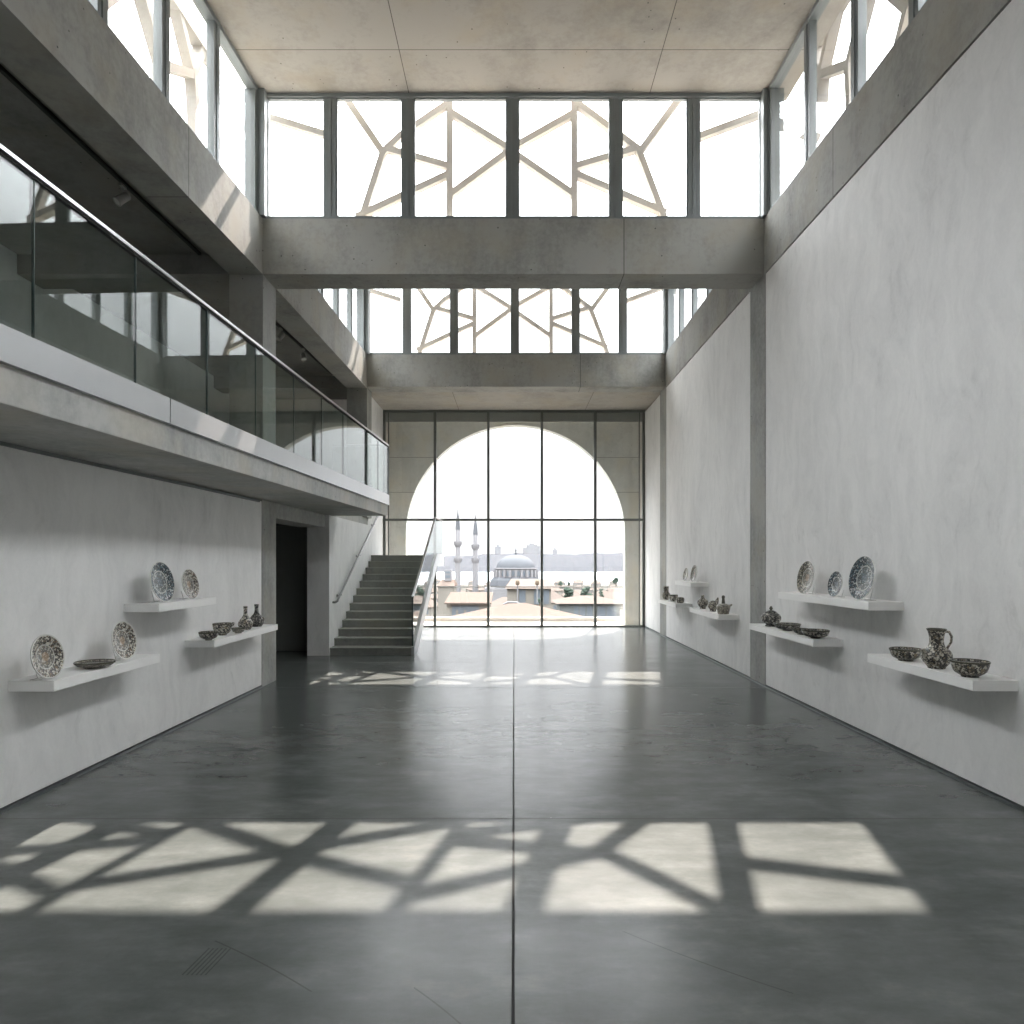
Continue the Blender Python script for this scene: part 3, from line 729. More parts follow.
# ------------------------------------------------------------------ shelves
SHELVES = [  # side, y0, y1, z, label
    (1, 4.78, 6.18, .885, 'low white wall shelf on the right wall holding the jug between two bowls'),
    (1, 6.16, 8.21, 1.345, 'upper white wall shelf on the right wall holding three upright plates'),
    (1, 7.27, 9.19, .888, 'low white wall shelf on the right wall holding the lidded pot and dark dishes'),
    (1, 10.55, 12.3, .895, 'low white wall shelf beyond the right pier holding three small vessels'),
    (1, 13.33, 14.96, .90, 'farthest low white wall shelf, nearest the great window'),
    (1, 12.2, 13.42, 1.34, 'small upper white wall shelf beyond the right pier holding two plates'),
    (-1, 4.77, 6.17, .885, 'low white wall shelf on the left wall holding two upright plates and a flat dish'),
    (-1, 6.15, 7.30, 1.33, 'upper white wall shelf on the left wall holding two upright plates'),
    (-1, 7.26, 9.15, .882, 'low white wall shelf on the left wall beside the pier holding bowls and bottles')]
for s, y0, y1, z, lab in SHELVES:
    bm = B(); f = XR if s > 0 else XL
    hexa(bm, [(f(y0)-s*.315, y0, z-.075), (f(y0), y0, z-.075), (f(y0), y0, z), (f(y0)-s*.315, y0, z)],
             [(f(y1)-s*.315, y1, z-.075), (f(y1), y1, z-.075), (f(y1), y1, z), (f(y1)-s*.315, y1, z)])
    tag(obj('wall_shelf', bm, M['shelf'], loc=(s*3.42, (y0+y1)/2, z-.0375), bevel=.003), lab, 'shelf', 'white wall shelves')

# ------------------------------------------------------------------ ceramics
def plate(s, px, z, r, lab, mat, yaw=4, lean=10, X=3.27, name='plate'):
    """round plate standing on edge, facing the room and turned a little to the camera"""
    D = X*F/abs(px-CX)
    root = thing(name, lab, 'plate', (s*X, D, z))
    bm = B(); h = r*.16
    prof = [(0, 0), (r*.5, 0), (r*.53, -.006), (r*.57, -.006), (r*.60, .002), (r*.97, h-.006), (r, h-.001), (r*.985, h+.005), (r*.95, h+.004),
            (r*.64, .016), (r*.56, .008), (0, .006)]
    lathe(bm, prof[::-1], 56)
    nrm = Vector((-s*math.cos(math.radians(yaw)), -math.sin(math.radians(yaw)), math.tan(math.radians(lean)))).normalized()
    side = Vector((0, 0, 1)).cross(nrm).normalized(); up = nrm.cross(side)
    R = Matrix((side, up, nrm)).transposed().to_4x4()
    o = obj('dish', bm, mat, root, local=True, smooth=True)
    lowest = min((R @ v.co).z for v in o.data.vertices)
    o.matrix_local = Matrix.Translation((0, 0, -lowest+.003)) @ R
    bm = B()   # little easel: two prongs and a back leg
    for t in (-.45, .45):
        a = side*t*r; 
        tube(bm, [Vector((0, 0, .004)) + a + nrm*(.04), Vector((0, 0, .004)) + a - nrm*.05, Vector((0, 0, .004)) + a - nrm*.05], .002, 6)
    c = -nrm*.05; c.z = .004
    tube(bm, [c + side*.45*r, c - side*.45*r], .003, 6)
    tube(bm, [c, Vector((c.x, c.y, 0)) + up*r*.55 - nrm*.01], .003, 6)
    obj('stand', bm, M['stand'], root, local=True)
    return root
P = lambda rr, blue: ceramic('painted_plate_glaze_%s' % ('blue' if blue else 'brown'), BL if blue else BR, rr, blue, dens=85)
PD = lambda rr: ceramic('painted_plate_glaze_dark', DK, rr, 0, dens=85)
plate(1, 808, 1.345, .185, 'dark-patterned plate at the window end of the upper right shelf', PD(.185), 4)
plate(1, 837, 1.345, .132, 'smallest of the three upright plates on the upper right shelf', P(.132, 1), 4)
plate(1, 865, 1.345, .208, 'largest upright plate, blue and white, on the upper right shelf', P(.208, 1), 4)
plate(-1, 44.5, .885, .157, 'upright painted plate with dark spots at the camera end of the low left shelf', P(.15, 0), 4)
plate(-1, 121.5, .885, .163, 'upright painted plate with a brown centre at the window end of the low left shelf', P(.155, 0), 4)
plate(-1, 159.5, 1.33, .188, 'larger upright blue-black plate on the upper left shelf', P(.185, 1), 4)
plate(-1, 188.2, 1.33, .150, 'smaller upright brown-flecked plate on the upper left shelf', P(.15, 0), 4)
plate(1, 686.5, 1.34, .125, 'smaller upright plate on the far upper right shelf', PD(.125), 4)
plate(1, 695, 1.34, .155, 'larger upright plate on the far upper right shelf', PD(.155), 4)

def vessel(name, s, px, z, lab, cat, mat, prof, X=3.24, seg=44, rot=0, smooth=True, body='body', n=4):
    D = X*F/abs(px-CX)
    root = thing(name, lab, cat, (s*X, D, z), (0, 0, rot))
    bm = B(); lathe(bm, smoothprof(prof, n), seg); obj(body, bm, mat, root, local=True, smooth=True, angle=60)
    return root

def bowl_prof(r, h, foot=.45, t=.008):
    return [(0, 0), (r*foot, 0), (r*foot, .008), (r*.80, h*.32), (r*.96, h*.74), (r, h), (r-t, h), (r*.92-t, h*.74), (r*.74-t, h*.36), (r*.3, .02), (0, .018)]
def bowl(s, px, z, r, h, lab, mat, X=3.24, foot=.45, name='bowl'):
    root = vessel(name, s, px, z, lab, name, mat, bowl_prof(r, h, foot), X)
    bm = B(); lathe(bm, [(r-.009, h-.012), (r-.009, h+.002), (r-.004, h+.004), (r+.002, h+.001), (r+.001, h-.010)], 44)
    obj('rim', bm, M['c_in'], root, local=True, smooth=True)
    bm = B(); lathe(bm, [(0, 0), (r*foot*1.02, 0), (r*foot*.98, .010), (0, .010)], 36); obj('foot_ring', bm, M['c_in'], root, local=True, smooth=True)
    return root
bowl(1, 905.7, .885, .122, .098, 'dark patterned bowl at the window side of the jug on the low right shelf', M['c_dark'])
bowl(1, 970, .885, .122, .112, 'dark patterned bowl at the camera end of the low right shelf', M['c_dark'])
# jug
jr = .108
j = vessel('jug', 1, 936.5, .885, 'tall dark patterned jug with a looped handle on the low right shelf', 'jug', M['c_dark'],
           [(0, 0), (.055, 0), (.062, .012), (.095, .055), (.108, .095), (.094, .135), (.062, .165), (.050, .20), (.052, .25), (.066, .295), (.070, .300), (.060, .296), (.045, .25), (.043, .2), (.05, .16), (0, .12)], X=3.24)
bm = B(); pts = [(.050, -.010, .285), (.085, -.02, .280), (.103, -.02, .245), (.098, -.02, .20), (.075, -.015, .160), (.070, -.01, .145)]
tube(bm, pts, [.010, .010, .0095, .009, .009, .011], 10); obj('handle', bm, M['c_tan'], j, local=True, smooth=True)
bm = B(); tube(bm, [(-.085, -.02, .10), (-.115, -.03, .13), (-.125, -.03, .15)], [.024, .017, .014], 12); obj('spout', bm, M['c_tan'], j, local=True, smooth=True)
bm = B(); lathe(bm, [(.064, .290), (.070, .300), (.067, .304), (.060, .300), (.058, .292)], 40); obj('rim', bm, M['c_in'], j, local=True, smooth=True)

# lidded pot
pt = vessel('lidded_pot', 1, 771, .888, 'round black and white lidded pot at the far end of the middle right shelf', 'pot', M['c_dark2'],
            [(0, 0), (.065, 0), (.072, .012), (.060, .028), (.10, .055), (.122, .10), (.112, .14), (.085, .165), (.06, .172), (0, .172)])
bm = B(); lathe(bm, smoothprof([(.078, .168), (.070, .182), (.04, .198), (.018, .204), (0, .205)]), 36); obj('lid', bm, M['c_dark2'], pt, local=True, smooth=True)
bm = B(); lathe(bm, smoothprof([(.010, .203), (.012, .212), (.022, .226), (.016, .240), (.006, .256), (0, .258)]), 20); obj('knob', bm, M['c_in'], pt, local=True, smooth=True)
bowl(1, 787.5, .888, .150, .078, 'wide dark dish beside the lidded pot on the middle right shelf', M['c_dark2'], X=3.25, foot=.35, name='dish')
c1 = bowl(1, 801.5, .888, .088, .062, 'small dark bowl between the two wide dishes on the middle right shelf', M['c_dark2'], X=3.22, foot=.5)
bowl(1, 815.5, .888, .140, .085, 'wide dark dish at the camera end of the middle right shelf', M['c_dark'], X=3.22, foot=.35, name='dish')

# far right low shelf (three vessels)
vessel('vase', 1, 702.8, .895, 'small dark gourd-shaped vase farthest of three on the shelf beyond the pier', 'vase', M['c_dark'],
       [(0, 0), (.05, 0), (.045, .02), (.07, .05), (.095, .10), (.085, .145), (.05, .175), (.03, .2), (.034, .225), (.02, .24), (0, .242)])
sh = vessel('ewer', 1, 713, .895, 'small dark ewer with pointed spout, middle of three on the shelf beyond the pier', 'ewer', M['c_dark'],
       [(0, 0), (.055, 0), (.05, .018), (.06, .04), (.085, .08), (.075, .13), (.04, .165), (0, .18)])
bm = B(); tube(bm, [(.03, 0, .10), (.06, 0, .16), (.085, 0, .225)], [.05, .033, .012], 14); obj('spout', bm, M['c_dark'], sh, local=True, smooth=True)
fl = vessel('flask', 1, 723.3, .895, 'sand-coloured squat flask with a dark neck nearest on the shelf beyond the pier', 'flask', M['c_tan'],
       [(0, 0), (.075, 0), (.085, .02), (.10, .07), (.105, .12), (.085, .145), (.04, .16), (0, .165)])
bm = B(); lathe(bm, smoothprof([(.026, .155), (.024, .2), (.020, .235), (.026, .262), (.018, .285), (0, .29)]), 24); obj('neck', bm, M['c_in'], fl, local=True, smooth=True)
bm = B(); tube(bm, [(.085, 0, .12), (.125, 0, .14), (.135, 0, .15)], [.02, .014, .011], 12); obj('spout', bm, M['c_tan'], fl, local=True, smooth=True)

# farthest low shelf
vessel('jar', 1, 666, .90, 'tall dark jar at the far end of the farthest low shelf', 'jar', M['c_dark'],
       [(0, 0), (.05, 0), (.06, .02), (.082, .07), (.085, .12), (.06, .16), (.052, .18), (.058, .27), (.05, .275), (0, .27)])
bowl(1, 673.2, .90, .095, .13, 'small dark deep bowl in the middle of the farthest low shelf', M['c_dark'], foot=.5)
vessel('jar', 1, 680.3, .90, 'small round dark jar at the camera end of the farthest low shelf', 'jar', M['c_dark'],
       [(0, 0), (.05, 0), (.07, .03), (.08, .06), (.07, .1), (.04, .115), (0, .115)])

# left
bowl(-1, 94.7, .885, .140, .045, 'flat shallow dish lying between the two upright plates on the low left shelf', M['c_tan'], X=3.24, foot=.5, name='dish')
bowl(-1, 208.6, .882, .098, .085, 'small dark footed bowl at the camera end of the left shelf by the pier', M['c_dark'], X=3.20, foot=.35)
b2 = bowl(-1, 222.5, .882, .105, .13, 'deeper patterned bowl with a small side handle on the left shelf by the pier', M['c_dark'], X=3.26, foot=.42)
bm = B(); tube(bm, [(.09, -.02, .10), (.13, -.02, .115), (.14, -.02, .135), (.12, -.02, .14)], .008, 8); obj('handle', bm, M['c_dark'], b2, local=True, smooth=True)
bowl(-1, 238.3, .882, .075, .06, 'smallest low bowl in front of the bottles on the left shelf', M['c_tan'], X=3.17, foot=.5)
def bottle(px, lab, mat, k, X=3.25):
    o = vessel('bottle', -1, px, .882, lab, 'bottle', mat, [(0, 0), (.055*k, 0), (.065*k, .01), (.088*k, .05), (.088*k, .085), (.06*k, .13), (.03*k, .17), (.022*k, .22), (.026*k, .275), (.028*k, .28), (.0, .278)], X=X)
    return o
b = bottle(245.5, 'long-necked patterned bottle behind the smallest bowl on the left shelf', M['c_dark'], .95)
b = bottle(256.5, 'long-necked patterned bottle nearest the pier on the left shelf', M['c_dark2'], 1.05, X=3.27)
bm = B(); tube(bm, [(.075, -.02, .075), (.10, -.02, .085), (.105, -.02, .10), (.085, -.02, .12)], .008, 8); obj('handle', bm, M['c_tan'], b, local=True, smooth=True)

# ------------------------------------------------------------------ the city outside
M['tile'] = plain('clay_roof_tiles', (0.088, 0.070, 0.061), .8, spec=0)
M['tile2'] = plain('pale_clay_roof_tiles', (0.090, 0.075, 0.067), .8, spec=0)
M['render'] = plain('cream_render', (0.165, 0.152, 0.135), .8, spec=0)
M['render2'] = plain('grey_render', (0.115, 0.122, 0.122), .8, spec=0)
M['lead'] = plain('grey_lead_dome', (0.078, 0.082, 0.090), .6, spec=0)
M['stone'] = plain('pale_grey_stone', (0.162, 0.159, 0.165), .8, spec=0)
M['winblue'] = plain('blue_grey_window', (0.085, 0.100, 0.118), .3)
M['leaf'] = plain('green_foliage', (0.040, 0.055, 0.044), .9, spec=0, bumpy=.5, bscale=6)
M['trunk'] = plain('brown_bark', (.10, .08, .06), .9, spec=0)
M['land'] = plain('hazy_land', (0.055, 0.053, 0.048), .95, spec=0)
M['hill'] = plain('wooded_hills', (0.030, 0.032, 0.037), .95, spec=0)
M['hillb'] = plain('pale_far_buildings', (0.110, 0.115, 0.125), .9, spec=0)
def water():
    m, nt, out = new_mat('strait_water')
    p = N(nt, 'ShaderNodeBsdfPrincipled'); p.inputs['Base Color'].default_value = (.22, .27, .30, 1); p.inputs['Roughness'].default_value = .35
    v = mapping(nt, (.02, .05, 1)); L(nt, bump(nt, noise(nt, v, 3, 5), .6, 1.0), p.inputs['Normal']); L(nt, p.outputs[0], out.inputs[0]); return m
M['water'] = water()

SEA = -38.3
bm = B(); rows = []
prof = [(21, -3.2), (35, -4.4), (60, -7), (120, -13.5), (220, -21), (400, -28), (700, -33), (1000, -36.2), (1230, -38.2), (1300, -39.5)]
for d_, z in prof:
    rows.append([bm.verts.new((x*(40+d_*.62), d_, z + random.uniform(-.5, .5)*(d_ > 200))) for x in [i/12-1 for i in range(25)]])
for a, b in zip(rows, rows[1:]):
    for i in range(24): bm.faces.new((a[i], a[i+1], b[i+1], b[i]))
struct('terrain', bm, M['land'], 'sloping ground below the town', 'ground')
bm = B(); box(bm, -2600, 2600, 1100, 4200, SEA-1, SEA); struct('water', bm, M['water'], 'pale strait of water beyond the town', 'water')
bm = B(); rows = []
def hz(x, k):
    base = 36 + 7*math.sin(x*.0031+.6) + 4*math.sin(x*.011+2) + 2.0*math.sin(x*.037)
    return base*k
for d_, k in ((2760, -.06), (2820, .25), (2950, .5), (3150, .85), (3400, 1.0), (3900, .9)):
    rows.append([bm.verts.new((x, d_+15*math.sin(x*.02), SEA+ (38+hz(x, 1))*max(k, 0) + (random.uniform(-2, 2) if k > .1 else -1))) for x in range(-1900, 1901, 25)])
for a, b in zip(rows, rows[1:]):
    for i in range(len(a)-1): bm.faces.new((a[i], a[i+1], b[i+1], b[i]))
struct('hills', bm, M['hill'], 'low hazy wooded hills across the water', 'hills')
for px, w, zt_, lab in ((498, 14, 545, 'thin hazy tower on the far hills above the dome'), (532, 26, 543.5, 'blocky hazy high-rise on the far hills beside the dome'), (555, 8, 548, 'small hazy tower on the far hills right of the dome')):
    D = 3390; q = at(px, zt_, D); bm = B(); box(bm, q.x-w, q.x+w, D-20, D+20, 20, q.z-8); box(bm, q.x-w*.5, q.x+w*.4, D-15, D+15, q.z-8, q.z)
    if w > 20: box(bm, q.x-w*1.7, q.x-w, D-18, D+18, 20, q.z-22); box(bm, q.x+w, q.x+w*1.5, D-18, D+18, 20, q.z-14)
    tag(obj('tower_block', bm, M['hillb'], loc=(q.x, D, 20)), lab, 'building')

def minaret(px, tip, b1, b2, base, D, lab):
    k = D/F; X = (px-CX)*k
    z = lambda y: H+(CY-y)*k
    r = thing('minaret', lab, 'minaret', (X, D, z(base)), group='pair of slender minarets beside the dome')
    w = 2.55*k
    bm = B(); lathe(bm, [(w*1.15, z(base)-8), (w*1.12, z(b2)-.3), (w*.9, z(b2)), (w*.9, z(tip+23)), (w*.78, z(tip+22))], 16, (X, D, 0)); obj('shaft', bm, M['stone'], r, smooth=True)
    bm = B(); lathe(bm, [(w*.98, z(tip+22)-.2), (w*.72, z(tip+14)), (w*.22, z(tip+6)), (.03*k, z(tip))], 16, (X, D, 0)); obj('spire', bm, M['lead'], r, smooth=True)
    for y in (b1, b2):
        bm = B(); lathe(bm, [(w*.9, z(y+4.2)), (w*1.55, z(y+1.5)), (w*1.62, z(y-1.6)), (w*1.5, z(y-1.6)), (w*.9, z(y-1.2))], 16, (X, D, 0)); obj('balcony', bm, M['stone'], r, smooth=True)
minaret(457.8, 507, 543, 559.5, 588, 330, 'taller slender minaret with two balconies, farther from the dome')
minaret(475.4, 512, 546, 560, 588, 338, 'slightly lower slender minaret with two balconies, nearer the dome')
D = 330; k = D/F; X = (515.8-CX)*k; z = lambda y: H+(CY-y)*k
mq = thing('mosque', 'broad grey domed mosque with a windowed drum beyond the rooftops', 'mosque', (X, D, z(590)))
bm = B(); lathe(bm, [(19.5*k*math.cos(a), z(568.5)+13.8*k*math.sin(a)) for a in [i*PI/2/10 for i in range(11)]], 40, (X, D, 0)); obj('dome', bm, M['lead'], mq, smooth=True)
bm = B(); lathe(bm, [(.35, z(555)-.3), (.5, z(554)), (.5, z(553)), (.2, z(552)), (.4, z(550.5)), (.1, z(549)), (.05, z(546.5))], 8, (X, D, 0)); obj('finial', bm, M['lead'], mq)
bm = B(); lathe(bm, [(20.3*k, z(577)), (20.3*k, z(569.2)), (21.5*k, z(568.9)), (21.5*k, z(568)), (19*k, z(567.8))], 40, (X, D, 0)); dr = obj('drum', bm, M['stone'], mq, smooth=True)
bm = B()
for i in range(24):
    a = 2*PI*i/24; c, s_ = math.cos(a), math.sin(a); v = [(20*k, -.5), (22.6*k, -.5), (22.6*k, .5), (20*k, .5)]
    hexa(bm, [(X+c*u-s_*w_, D+s_*u+c*w_, z(577)) for u, w_ in v], [(X+c*u-s_*w_, D+s_*u+c*w_, z(570)) for u, w_ in v])
obj('buttress_ring', bm, M['stone'], mq)
bm = B()
for i in range(24):
    a = 2*PI*(i+.5)/24; c, s_ = math.cos(a), math.sin(a); v = [(20*k, -.65), (20.5*k, -.65), (20.5*k, .65), (20*k, .65)]
    hexa(bm, [(X+c*u-s_*w_, D+s_*u+c*w_, z(576)) for u, w_ in v], [(X+c*u-s_*w_, D+s_*u+c*w_, z(571)) for u, w_ in v])
obj('drum_windows', bm, M['winblue'], mq)
bm = B(); lathe(bm, [(26*k, z(592)), (26*k, z(585)), (25*k, z(580)), (22.5*k, z(577)), (19*k, z(576.6))], 8, (X, D, 0)); obj('lower_roof', bm, M['lead'], mq)
bm = B(); lathe(bm, [(14*k*math.cos(a), z(587)+8.5*k*math.sin(a)) for a in [i*PI/2/8 for i in range(9)]], 30, (X+10*k, D-14*k, 0)); obj('half_dome', bm, M['stone'], mq, smooth=True)
bm = B(); box(bm, X-30*k, X+30*k, D-30*k, D+28*k, z(604)-6, z(587)); obj('hall_walls', bm, M['stone'], mq)

def hip_house(name, lab, X, Y, w, d_, ze, zr, zb, wall, roof, wins=True, group=None, over=.4, ridge=.35, cat='house'):
    r = thing(name, lab, cat, (X, Y, zb), group=group)
    bm = B(); box(bm, X-w/2, X+w/2, Y-d_/2, Y+d_/2, zb, ze); obj('walls', bm, wall, r)
    bm = B(); a = w/2+over; b = d_/2+over; q = w/2*ridge
    vs = [bm.verts.new(p) for p in ((X-a, Y-b, ze), (X+a, Y-b, ze), (X+a, Y+b, ze), (X-a, Y+b, ze), (X-q, Y, zr), (X+q, Y, zr))]
    for f in ((0, 1, 5, 4), (1, 2, 5), (2, 3, 4, 5), (3, 0, 4), (3, 2, 1, 0)): bm.faces.new([vs[i] for i in f])
    obj('roof', bm, roof, r)
    if wins:
        n = max(2, int(w/2.6))
        for i in range(n):
            x = X - w/2 + w*(i+.5)/n
            bm = B(); box(bm, x-.45, x+.45, Y-d_/2-.05, Y-d_/2+.05, ze-1.9, ze-.6); obj('window', bm, M['winblue'], r)
    return r
# near hipped roof
hip_house('house', 'nearest hipped pinkish tiled roof low in the middle of the arch', .25, 48, 17, 17, -3.55, -1.12, -8, M['render'], M['tile'], over=.5, ridge=.06)
bm = B(); q = at(512, 603, 48)
tag(obj('roof_ornament', B() if False else (lambda b_: (tube(b_, [(q.x-.6, 48, q.z-.1), (q.x-.3, 48, q.z+.05), (q.x+.3, 48, q.z+.05), (q.x+.6, 48, q.z-.1)], .07, 8), b_)[1])(bm), M['stone'], loc=(q.x, 48, q.z)), 'small grey ridge piece on top of the nearest roof', 'ridge ornament')
# low pavilion on the left with a pinkish roof and a wide window
Dp = 62; kk = Dp/F
r = thing('pavilion', 'low cream building with sloping pink roof and wide dark window below the minarets', 'building', ((468-CX)*kk, Dp, -6))
xa, xb = (447-CX)*kk, (489-CX)*kk
bm = B(); box(bm, xa, xb, Dp, Dp+6, -7, H-41*kk); obj('walls', bm, M['render'], r)
bm = B(); hexa(bm, [(xa-.2, Dp-.4, H-42*kk), (xa-.2, Dp+6, H-33*kk-.3), (xa-.2, Dp+6, H-33*kk), (xa-.2, Dp-.4, H-40.5*kk)], [(xb+.2, Dp-.4, H-42*kk), (xb+.2, Dp+6, H-33*kk-.3), (xb+.2, Dp+6, H-33*kk), (xb+.2, Dp-.4, H-40.5*kk)]); obj('roof', bm, M['tile'], r)
bm = B(); box(bm, (452-CX)*kk, (479-CX)*kk, Dp-.06, Dp+.1, H-57*kk, H-43.5*kk); wn = obj('window', bm, M['winblue'], r)
for px in (457, 465):
    bm = B(); box(bm, (px-1-CX)*kk, (px+1.2-CX)*kk, Dp-.12, Dp-.05, H-56*kk, H-48*kk); obj('curtain', bm, M['render'], wn)
# cream house with tall dark windows right of middle
Dp = 95; kk = Dp/F
r = thing('town_house', 'cream town house with tall blue-grey windows and flat pinkish roof behind the nearest roof', 'house', ((533-CX)*kk, Dp, -12))
bm = B(); box(bm, (507-CX)*kk, (551-CX)*kk, Dp, Dp+9, -14, H-25.5*kk); obj('walls', bm, M['render'], r)
bm = B(); hexa(bm, [((505-CX)*kk, Dp-.5, H-26.5*kk), ((558-CX)*kk, Dp-.5, H-26.5*kk), ((550-CX)*kk, Dp+4, H-18*kk), ((511-CX)*kk, Dp+4, H-18*kk)],
                    [((505-CX)*kk, Dp+10, H-26.5*kk), ((558-CX)*kk, Dp+10, H-26.5*kk), ((550-CX)*kk, Dp+6, H-18*kk), ((511-CX)*kk, Dp+6, H-18*kk)]); obj('roof', bm, M['tile2'], r)
for a, b in ((519, 525.5), (534, 540), (543.5, 549)):
    bm = B(); box(bm, (a-CX)*kk, (b-CX)*kk, Dp-.1, Dp+.1, H-42*kk, H-27.5*kk); obj('window', bm, M['winblue'], r)
for px, lab in ((517.5, 'small dark round-topped chimney above the cream town house, nearer the dome'), (537, 'small dark round-topped chimney above the cream town house, farther from the dome')):
    r = thing('chimney', lab, 'chimney', ((px-CX)*kk, Dp-.7, H-30*kk))
    bm = B(); tube(bm, [((px-CX)*kk, Dp-.7, H-40*kk), ((px-CX)*kk, Dp-.7, H-21*kk)], .09, 8); obj('pipe', bm, M['stone'], r)
    bm = B(); lathe(bm, smoothprof([(0, -.35), (.25, -.25), (.27, .1), (.18, .3), (0, .35)]), 14, ((px-CX)*kk, Dp-.7, H-20.5*kk)); obj('cowl', bm, M['trunk'], r, smooth=True)
# right villa
Dp = 78; kk = Dp/F
hip_house('villa', 'wide low villa with a pinkish hipped roof and dark arcade right of the middle roof', (590-CX)*kk, Dp+3.5, 60*kk, 7, H-41.5*kk, H-35*kk, -9, M['render2'], M['tile2'], wins=False, over=.5, ridge=.3)
v = bpy.data.objects['villa']
for a, b in ((574, 578.5), (580, 585), (587, 592), (598, 605), (607, 616)):
    bm = B(); box(bm, (a-CX)*kk, (b-CX)*kk, Dp-.06, Dp+.08, H-56*kk, H-44*kk); obj('arcade_opening', bm, M['winblue'], v)
# left tower-like house
Dp = 150; kk = Dp/F
r = thing('lookout_house', 'narrow house with a small box turret left of the minarets', 'house', ((446-CX)*kk, Dp, -18))
bm = B(); box(bm, (438-CX)*kk, (454-CX)*kk, Dp, Dp+7, -22, H-24*kk); obj('walls', bm, M['render'], r)
bm = B(); hexa(bm, [((437-CX)*kk, Dp-.4, H-24*kk), ((455-CX)*kk, Dp-.4, H-24*kk), ((453-CX)*kk, Dp+3, H-18*kk), ((440-CX)*kk, Dp+3, H-18*kk)],
                    [((437-CX)*kk, Dp+8, H-24*kk), ((455-CX)*kk, Dp+8, H-24*kk), ((453-CX)*kk, Dp+5, H-18*kk), ((440-CX)*kk, Dp+5, H-18*kk)]); obj('roof', bm, M['tile'], r)
bm = B(); box(bm, (443.3-CX)*kk, (450.5-CX)*kk, Dp+2, Dp+4.5, H-19*kk, H-8*kk); tt = obj('turret', bm, M['stone'], r)
bm = B(); box(bm, (444.5-CX)*kk, (449.5-CX)*kk, Dp+1.93, Dp+2.05, H-16*kk, H-13.4*kk); box(bm, (444.5-CX)*kk, (449.5-CX)*kk, Dp+1.93, Dp+2.05, H-11.5*kk, H-9.6*kk); obj('turret_window', bm, M['winblue'], tt)

# small houses filling the slope down to the water
def land_z(d_):
    for (a, za), (b, zb) in zip(prof, prof[1:]):
        if a <= d_ <= b: return za + (zb-za)*(d_-a)/(b-a)
    return -38
proto = None; n = 0
for d_ in (165, 205, 250, 300, 360, 430, 520, 620, 740, 880, 1040):
    cnt = max(3, min(14, int(248*d_/F/17)))
    for i in range(cnt):
        px = 392 + (640-392)*(i+.5)/cnt + random.uniform(-1.2, 1.2)*F/d_
        X = (px-CX)*d_/F; sc = random.uniform(.85, 1.25)
        if 288 < d_ < 380 and 440 < px < 560: continue
        if d_ == 165 and px < 465: continue
        if proto is None:
            proto = hip_house('hillside_house', 'small pale hazy house with a clay roof on the slope toward the water', 0, 0, 11, 9, 5.5, 8.0, -3, M['render'], M['tile2'], group='small houses on the slope')
            o = proto
        else:
            o = proto.copy(); COL.objects.link(o)
            for ch in proto.children:
                c = ch.copy(); COL.objects.link(c); c.parent = o
        zz = land_z(d_); 
        o.location = (X, d_ + random.uniform(-4, 4), zz-1 + random.uniform(-.5, .8)); o.scale = (sc, sc, sc*random.uniform(.75, 1.2)); o.rotation_euler = (0, 0, random.uniform(-.5, .5)); n += 1
for ch in proto.children: ch.data.transform(Matrix.Translation((0, 0, 3))) if False else None

def tree(px, py_top, py_bot, D, wpx, lab, name='tree', seed=0):
    k = D/F; X = (px-CX)*k; zt_ = H+(CY-py_top)*k; zb = H+(CY-py_bot)*k; rnd = random.Random(seed+int(px))
    r = thing(name, lab, 'tree', (X, D, zb))
    bm = B(); tube(bm, [(X, D, zb-1), (X+.1, D, zb+(zt_-zb)*.6)], [.25, .12], 8); obj('trunk', bm, M['trunk'], r)
    bm = B()
    for i in range(14):
        u = rnd.uniform(-1, 1); h = rnd.uniform(.25, .9)
        rad = wpx*k*.5*rnd.uniform(.35, .55)
        c = Vector((X+u*wpx*k*.35*(1.1-h*.6), D+rnd.uniform(-1, 1)*wpx*k*.3, zb+(zt_-zb)*h))
        ret = bmesh.ops.create_icosphere(bm, subdivisions=2, radius=rad, matrix=Matrix.Translation(c) @ Matrix.Diagonal((1, 1, .75, 1)))
        for vv in ret['verts']: vv.co += (vv.co-c)*rnd.uniform(-.22, .22)
    obj('crown', bm, M['leaf'], r)
tree(569, 588, 600, 110, 12, 'bushy green tree left of the villa roof')
tree(586, 586.5, 600, 112, 12, 'denser dark green tree behind the villa ridge')
tree(601, 588, 600, 114, 6, 'narrow green tree just right of the window mullion')
tree(616, 577.5, 584, 260, 7, 'round dark tree on the skyline of the shore near the right jamb')
tree(560.5, 581, 586, 250, 5, 'small dark tree on the shore above the town')
tree(569, 582, 586, 255, 4, 'smallest dark tree on the shore above the town')
tree(540, 598, 604, 80, 6, 'small shrub-like tree between the town house and the nearest roof')

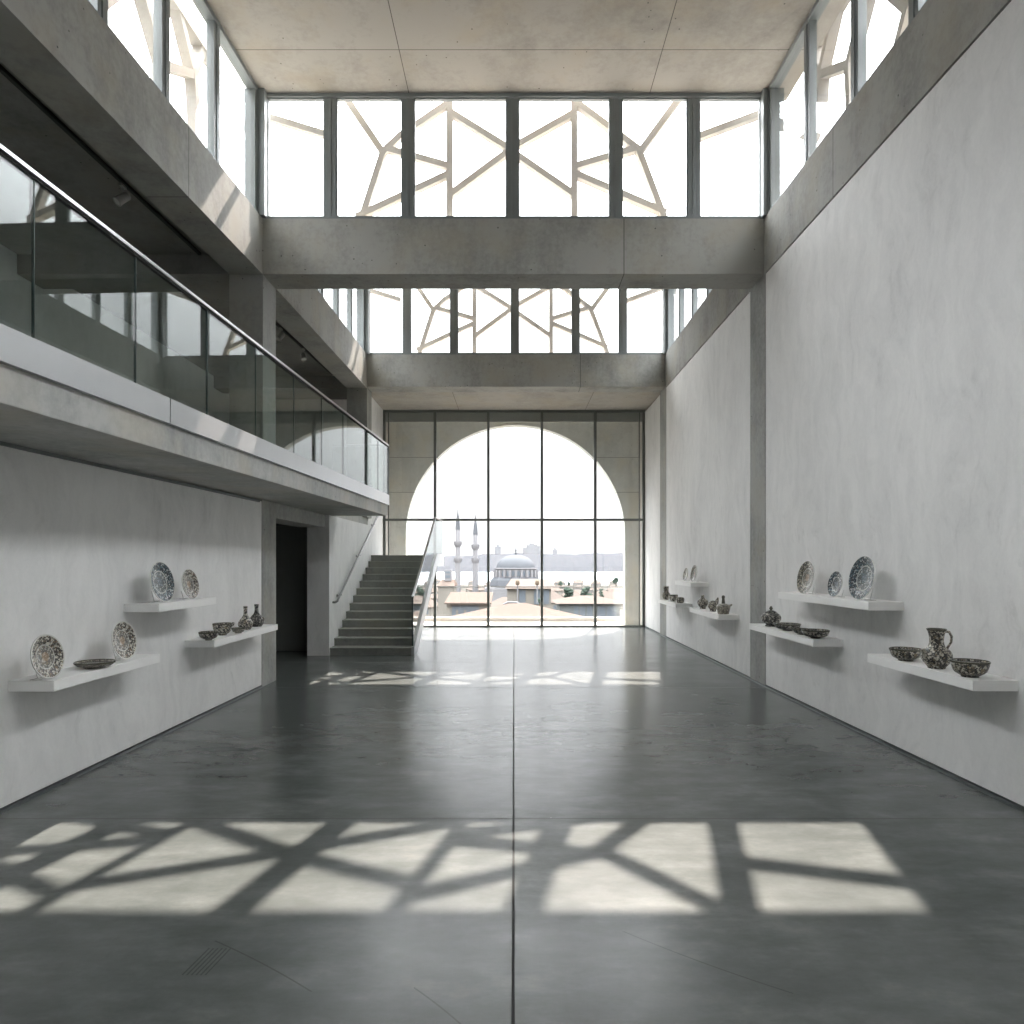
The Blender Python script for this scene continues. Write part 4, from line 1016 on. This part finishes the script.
# hazy air over the strait and town
m, nt, out = new_mat('hazy_air')
vs_ = N(nt, 'ShaderNodeVolumeScatter'); vs_.inputs['Color'].default_value = (.97, .975, 1, 1); vs_.inputs['Density'].default_value = .000017; vs_.inputs['Anisotropy'].default_value = .3
L(nt, vs_.outputs[0], out.inputs['Volume'])
bm = B(); box(bm, -2500, 2500, 70, 4100, -60, 260)
hz_ = obj('haze', bm, m); hz_['kind'] = 'stuff'; hz_['label'] = 'pale haze hanging over the strait'; hz_['category'] = 'haze'

# ------------------------------------------------------------------ light
w = bpy.data.worlds.new('sky'); S.world = w; w.use_nodes = True
nt = w.node_tree; nt.nodes.clear()
out = nt.nodes.new('ShaderNodeOutputWorld'); bg = nt.nodes.new('ShaderNodeBackground')

tc = nt.nodes.new('ShaderNodeTexCoord'); sp = nt.nodes.new('ShaderNodeSeparateXYZ'); L(nt, tc.outputs['Generated'], sp.inputs[0])
skyc = ramp(nt, sp.outputs[2], [(0, (.051, .052, .054)), (.02, (.060, .0605, .062)), (.12, (.082, .083, .085)), (.22, (.115, .117, .12)), (.33, (.19, .193, .198)), (.45, (.50, .51, .525)), (.6, (.90, .915, .93)), (1, (.95, .98, 1))])
L(nt, skyc, bg.inputs[0]); bg.inputs[1].default_value = 14.5
L(nt, bg.outputs[0], out.inputs[0])
sd = bpy.data.lights.new('sun', 'SUN'); sd.energy = 17.5; sd.angle = math.radians(.5); sd.color = (1, .86, .76)
so = bpy.data.objects.new('sun', sd); COL.objects.link(so)
dirv = Vector((-.22, -1, -1.29)); so.rotation_euler = dirv.to_track_quat('-Z', 'Y').to_euler(); so.location = (2, 12, 14)

# ------------------------------------------------------------------ camera
cd = bpy.data.cameras.new('camera'); cam = bpy.data.objects.new('camera', cd); COL.objects.link(cam)
cam.location = (0, 0, H); cam.rotation_euler = (PI/2, 0, 0)
cd.sensor_width = 36; cd.lens = F*36/1024; cd.shift_x = (512-CX)/1024; cd.shift_y = (CY-512)/1024
cd.clip_start = .05; cd.clip_end = 9000
S.camera = cam
S.view_settings.view_transform = 'Standard'; S.view_settings.look = 'None'; S.view_settings.gamma = 1
S.view_settings.use_curve_mapping = False; S.view_settings.exposure = 0.24
S.cycles.transparent_max_bounces = 32; S.cycles.max_bounces = 12; S.cycles.diffuse_bounces = 8
S.cycles.sample_clamp_indirect = 6
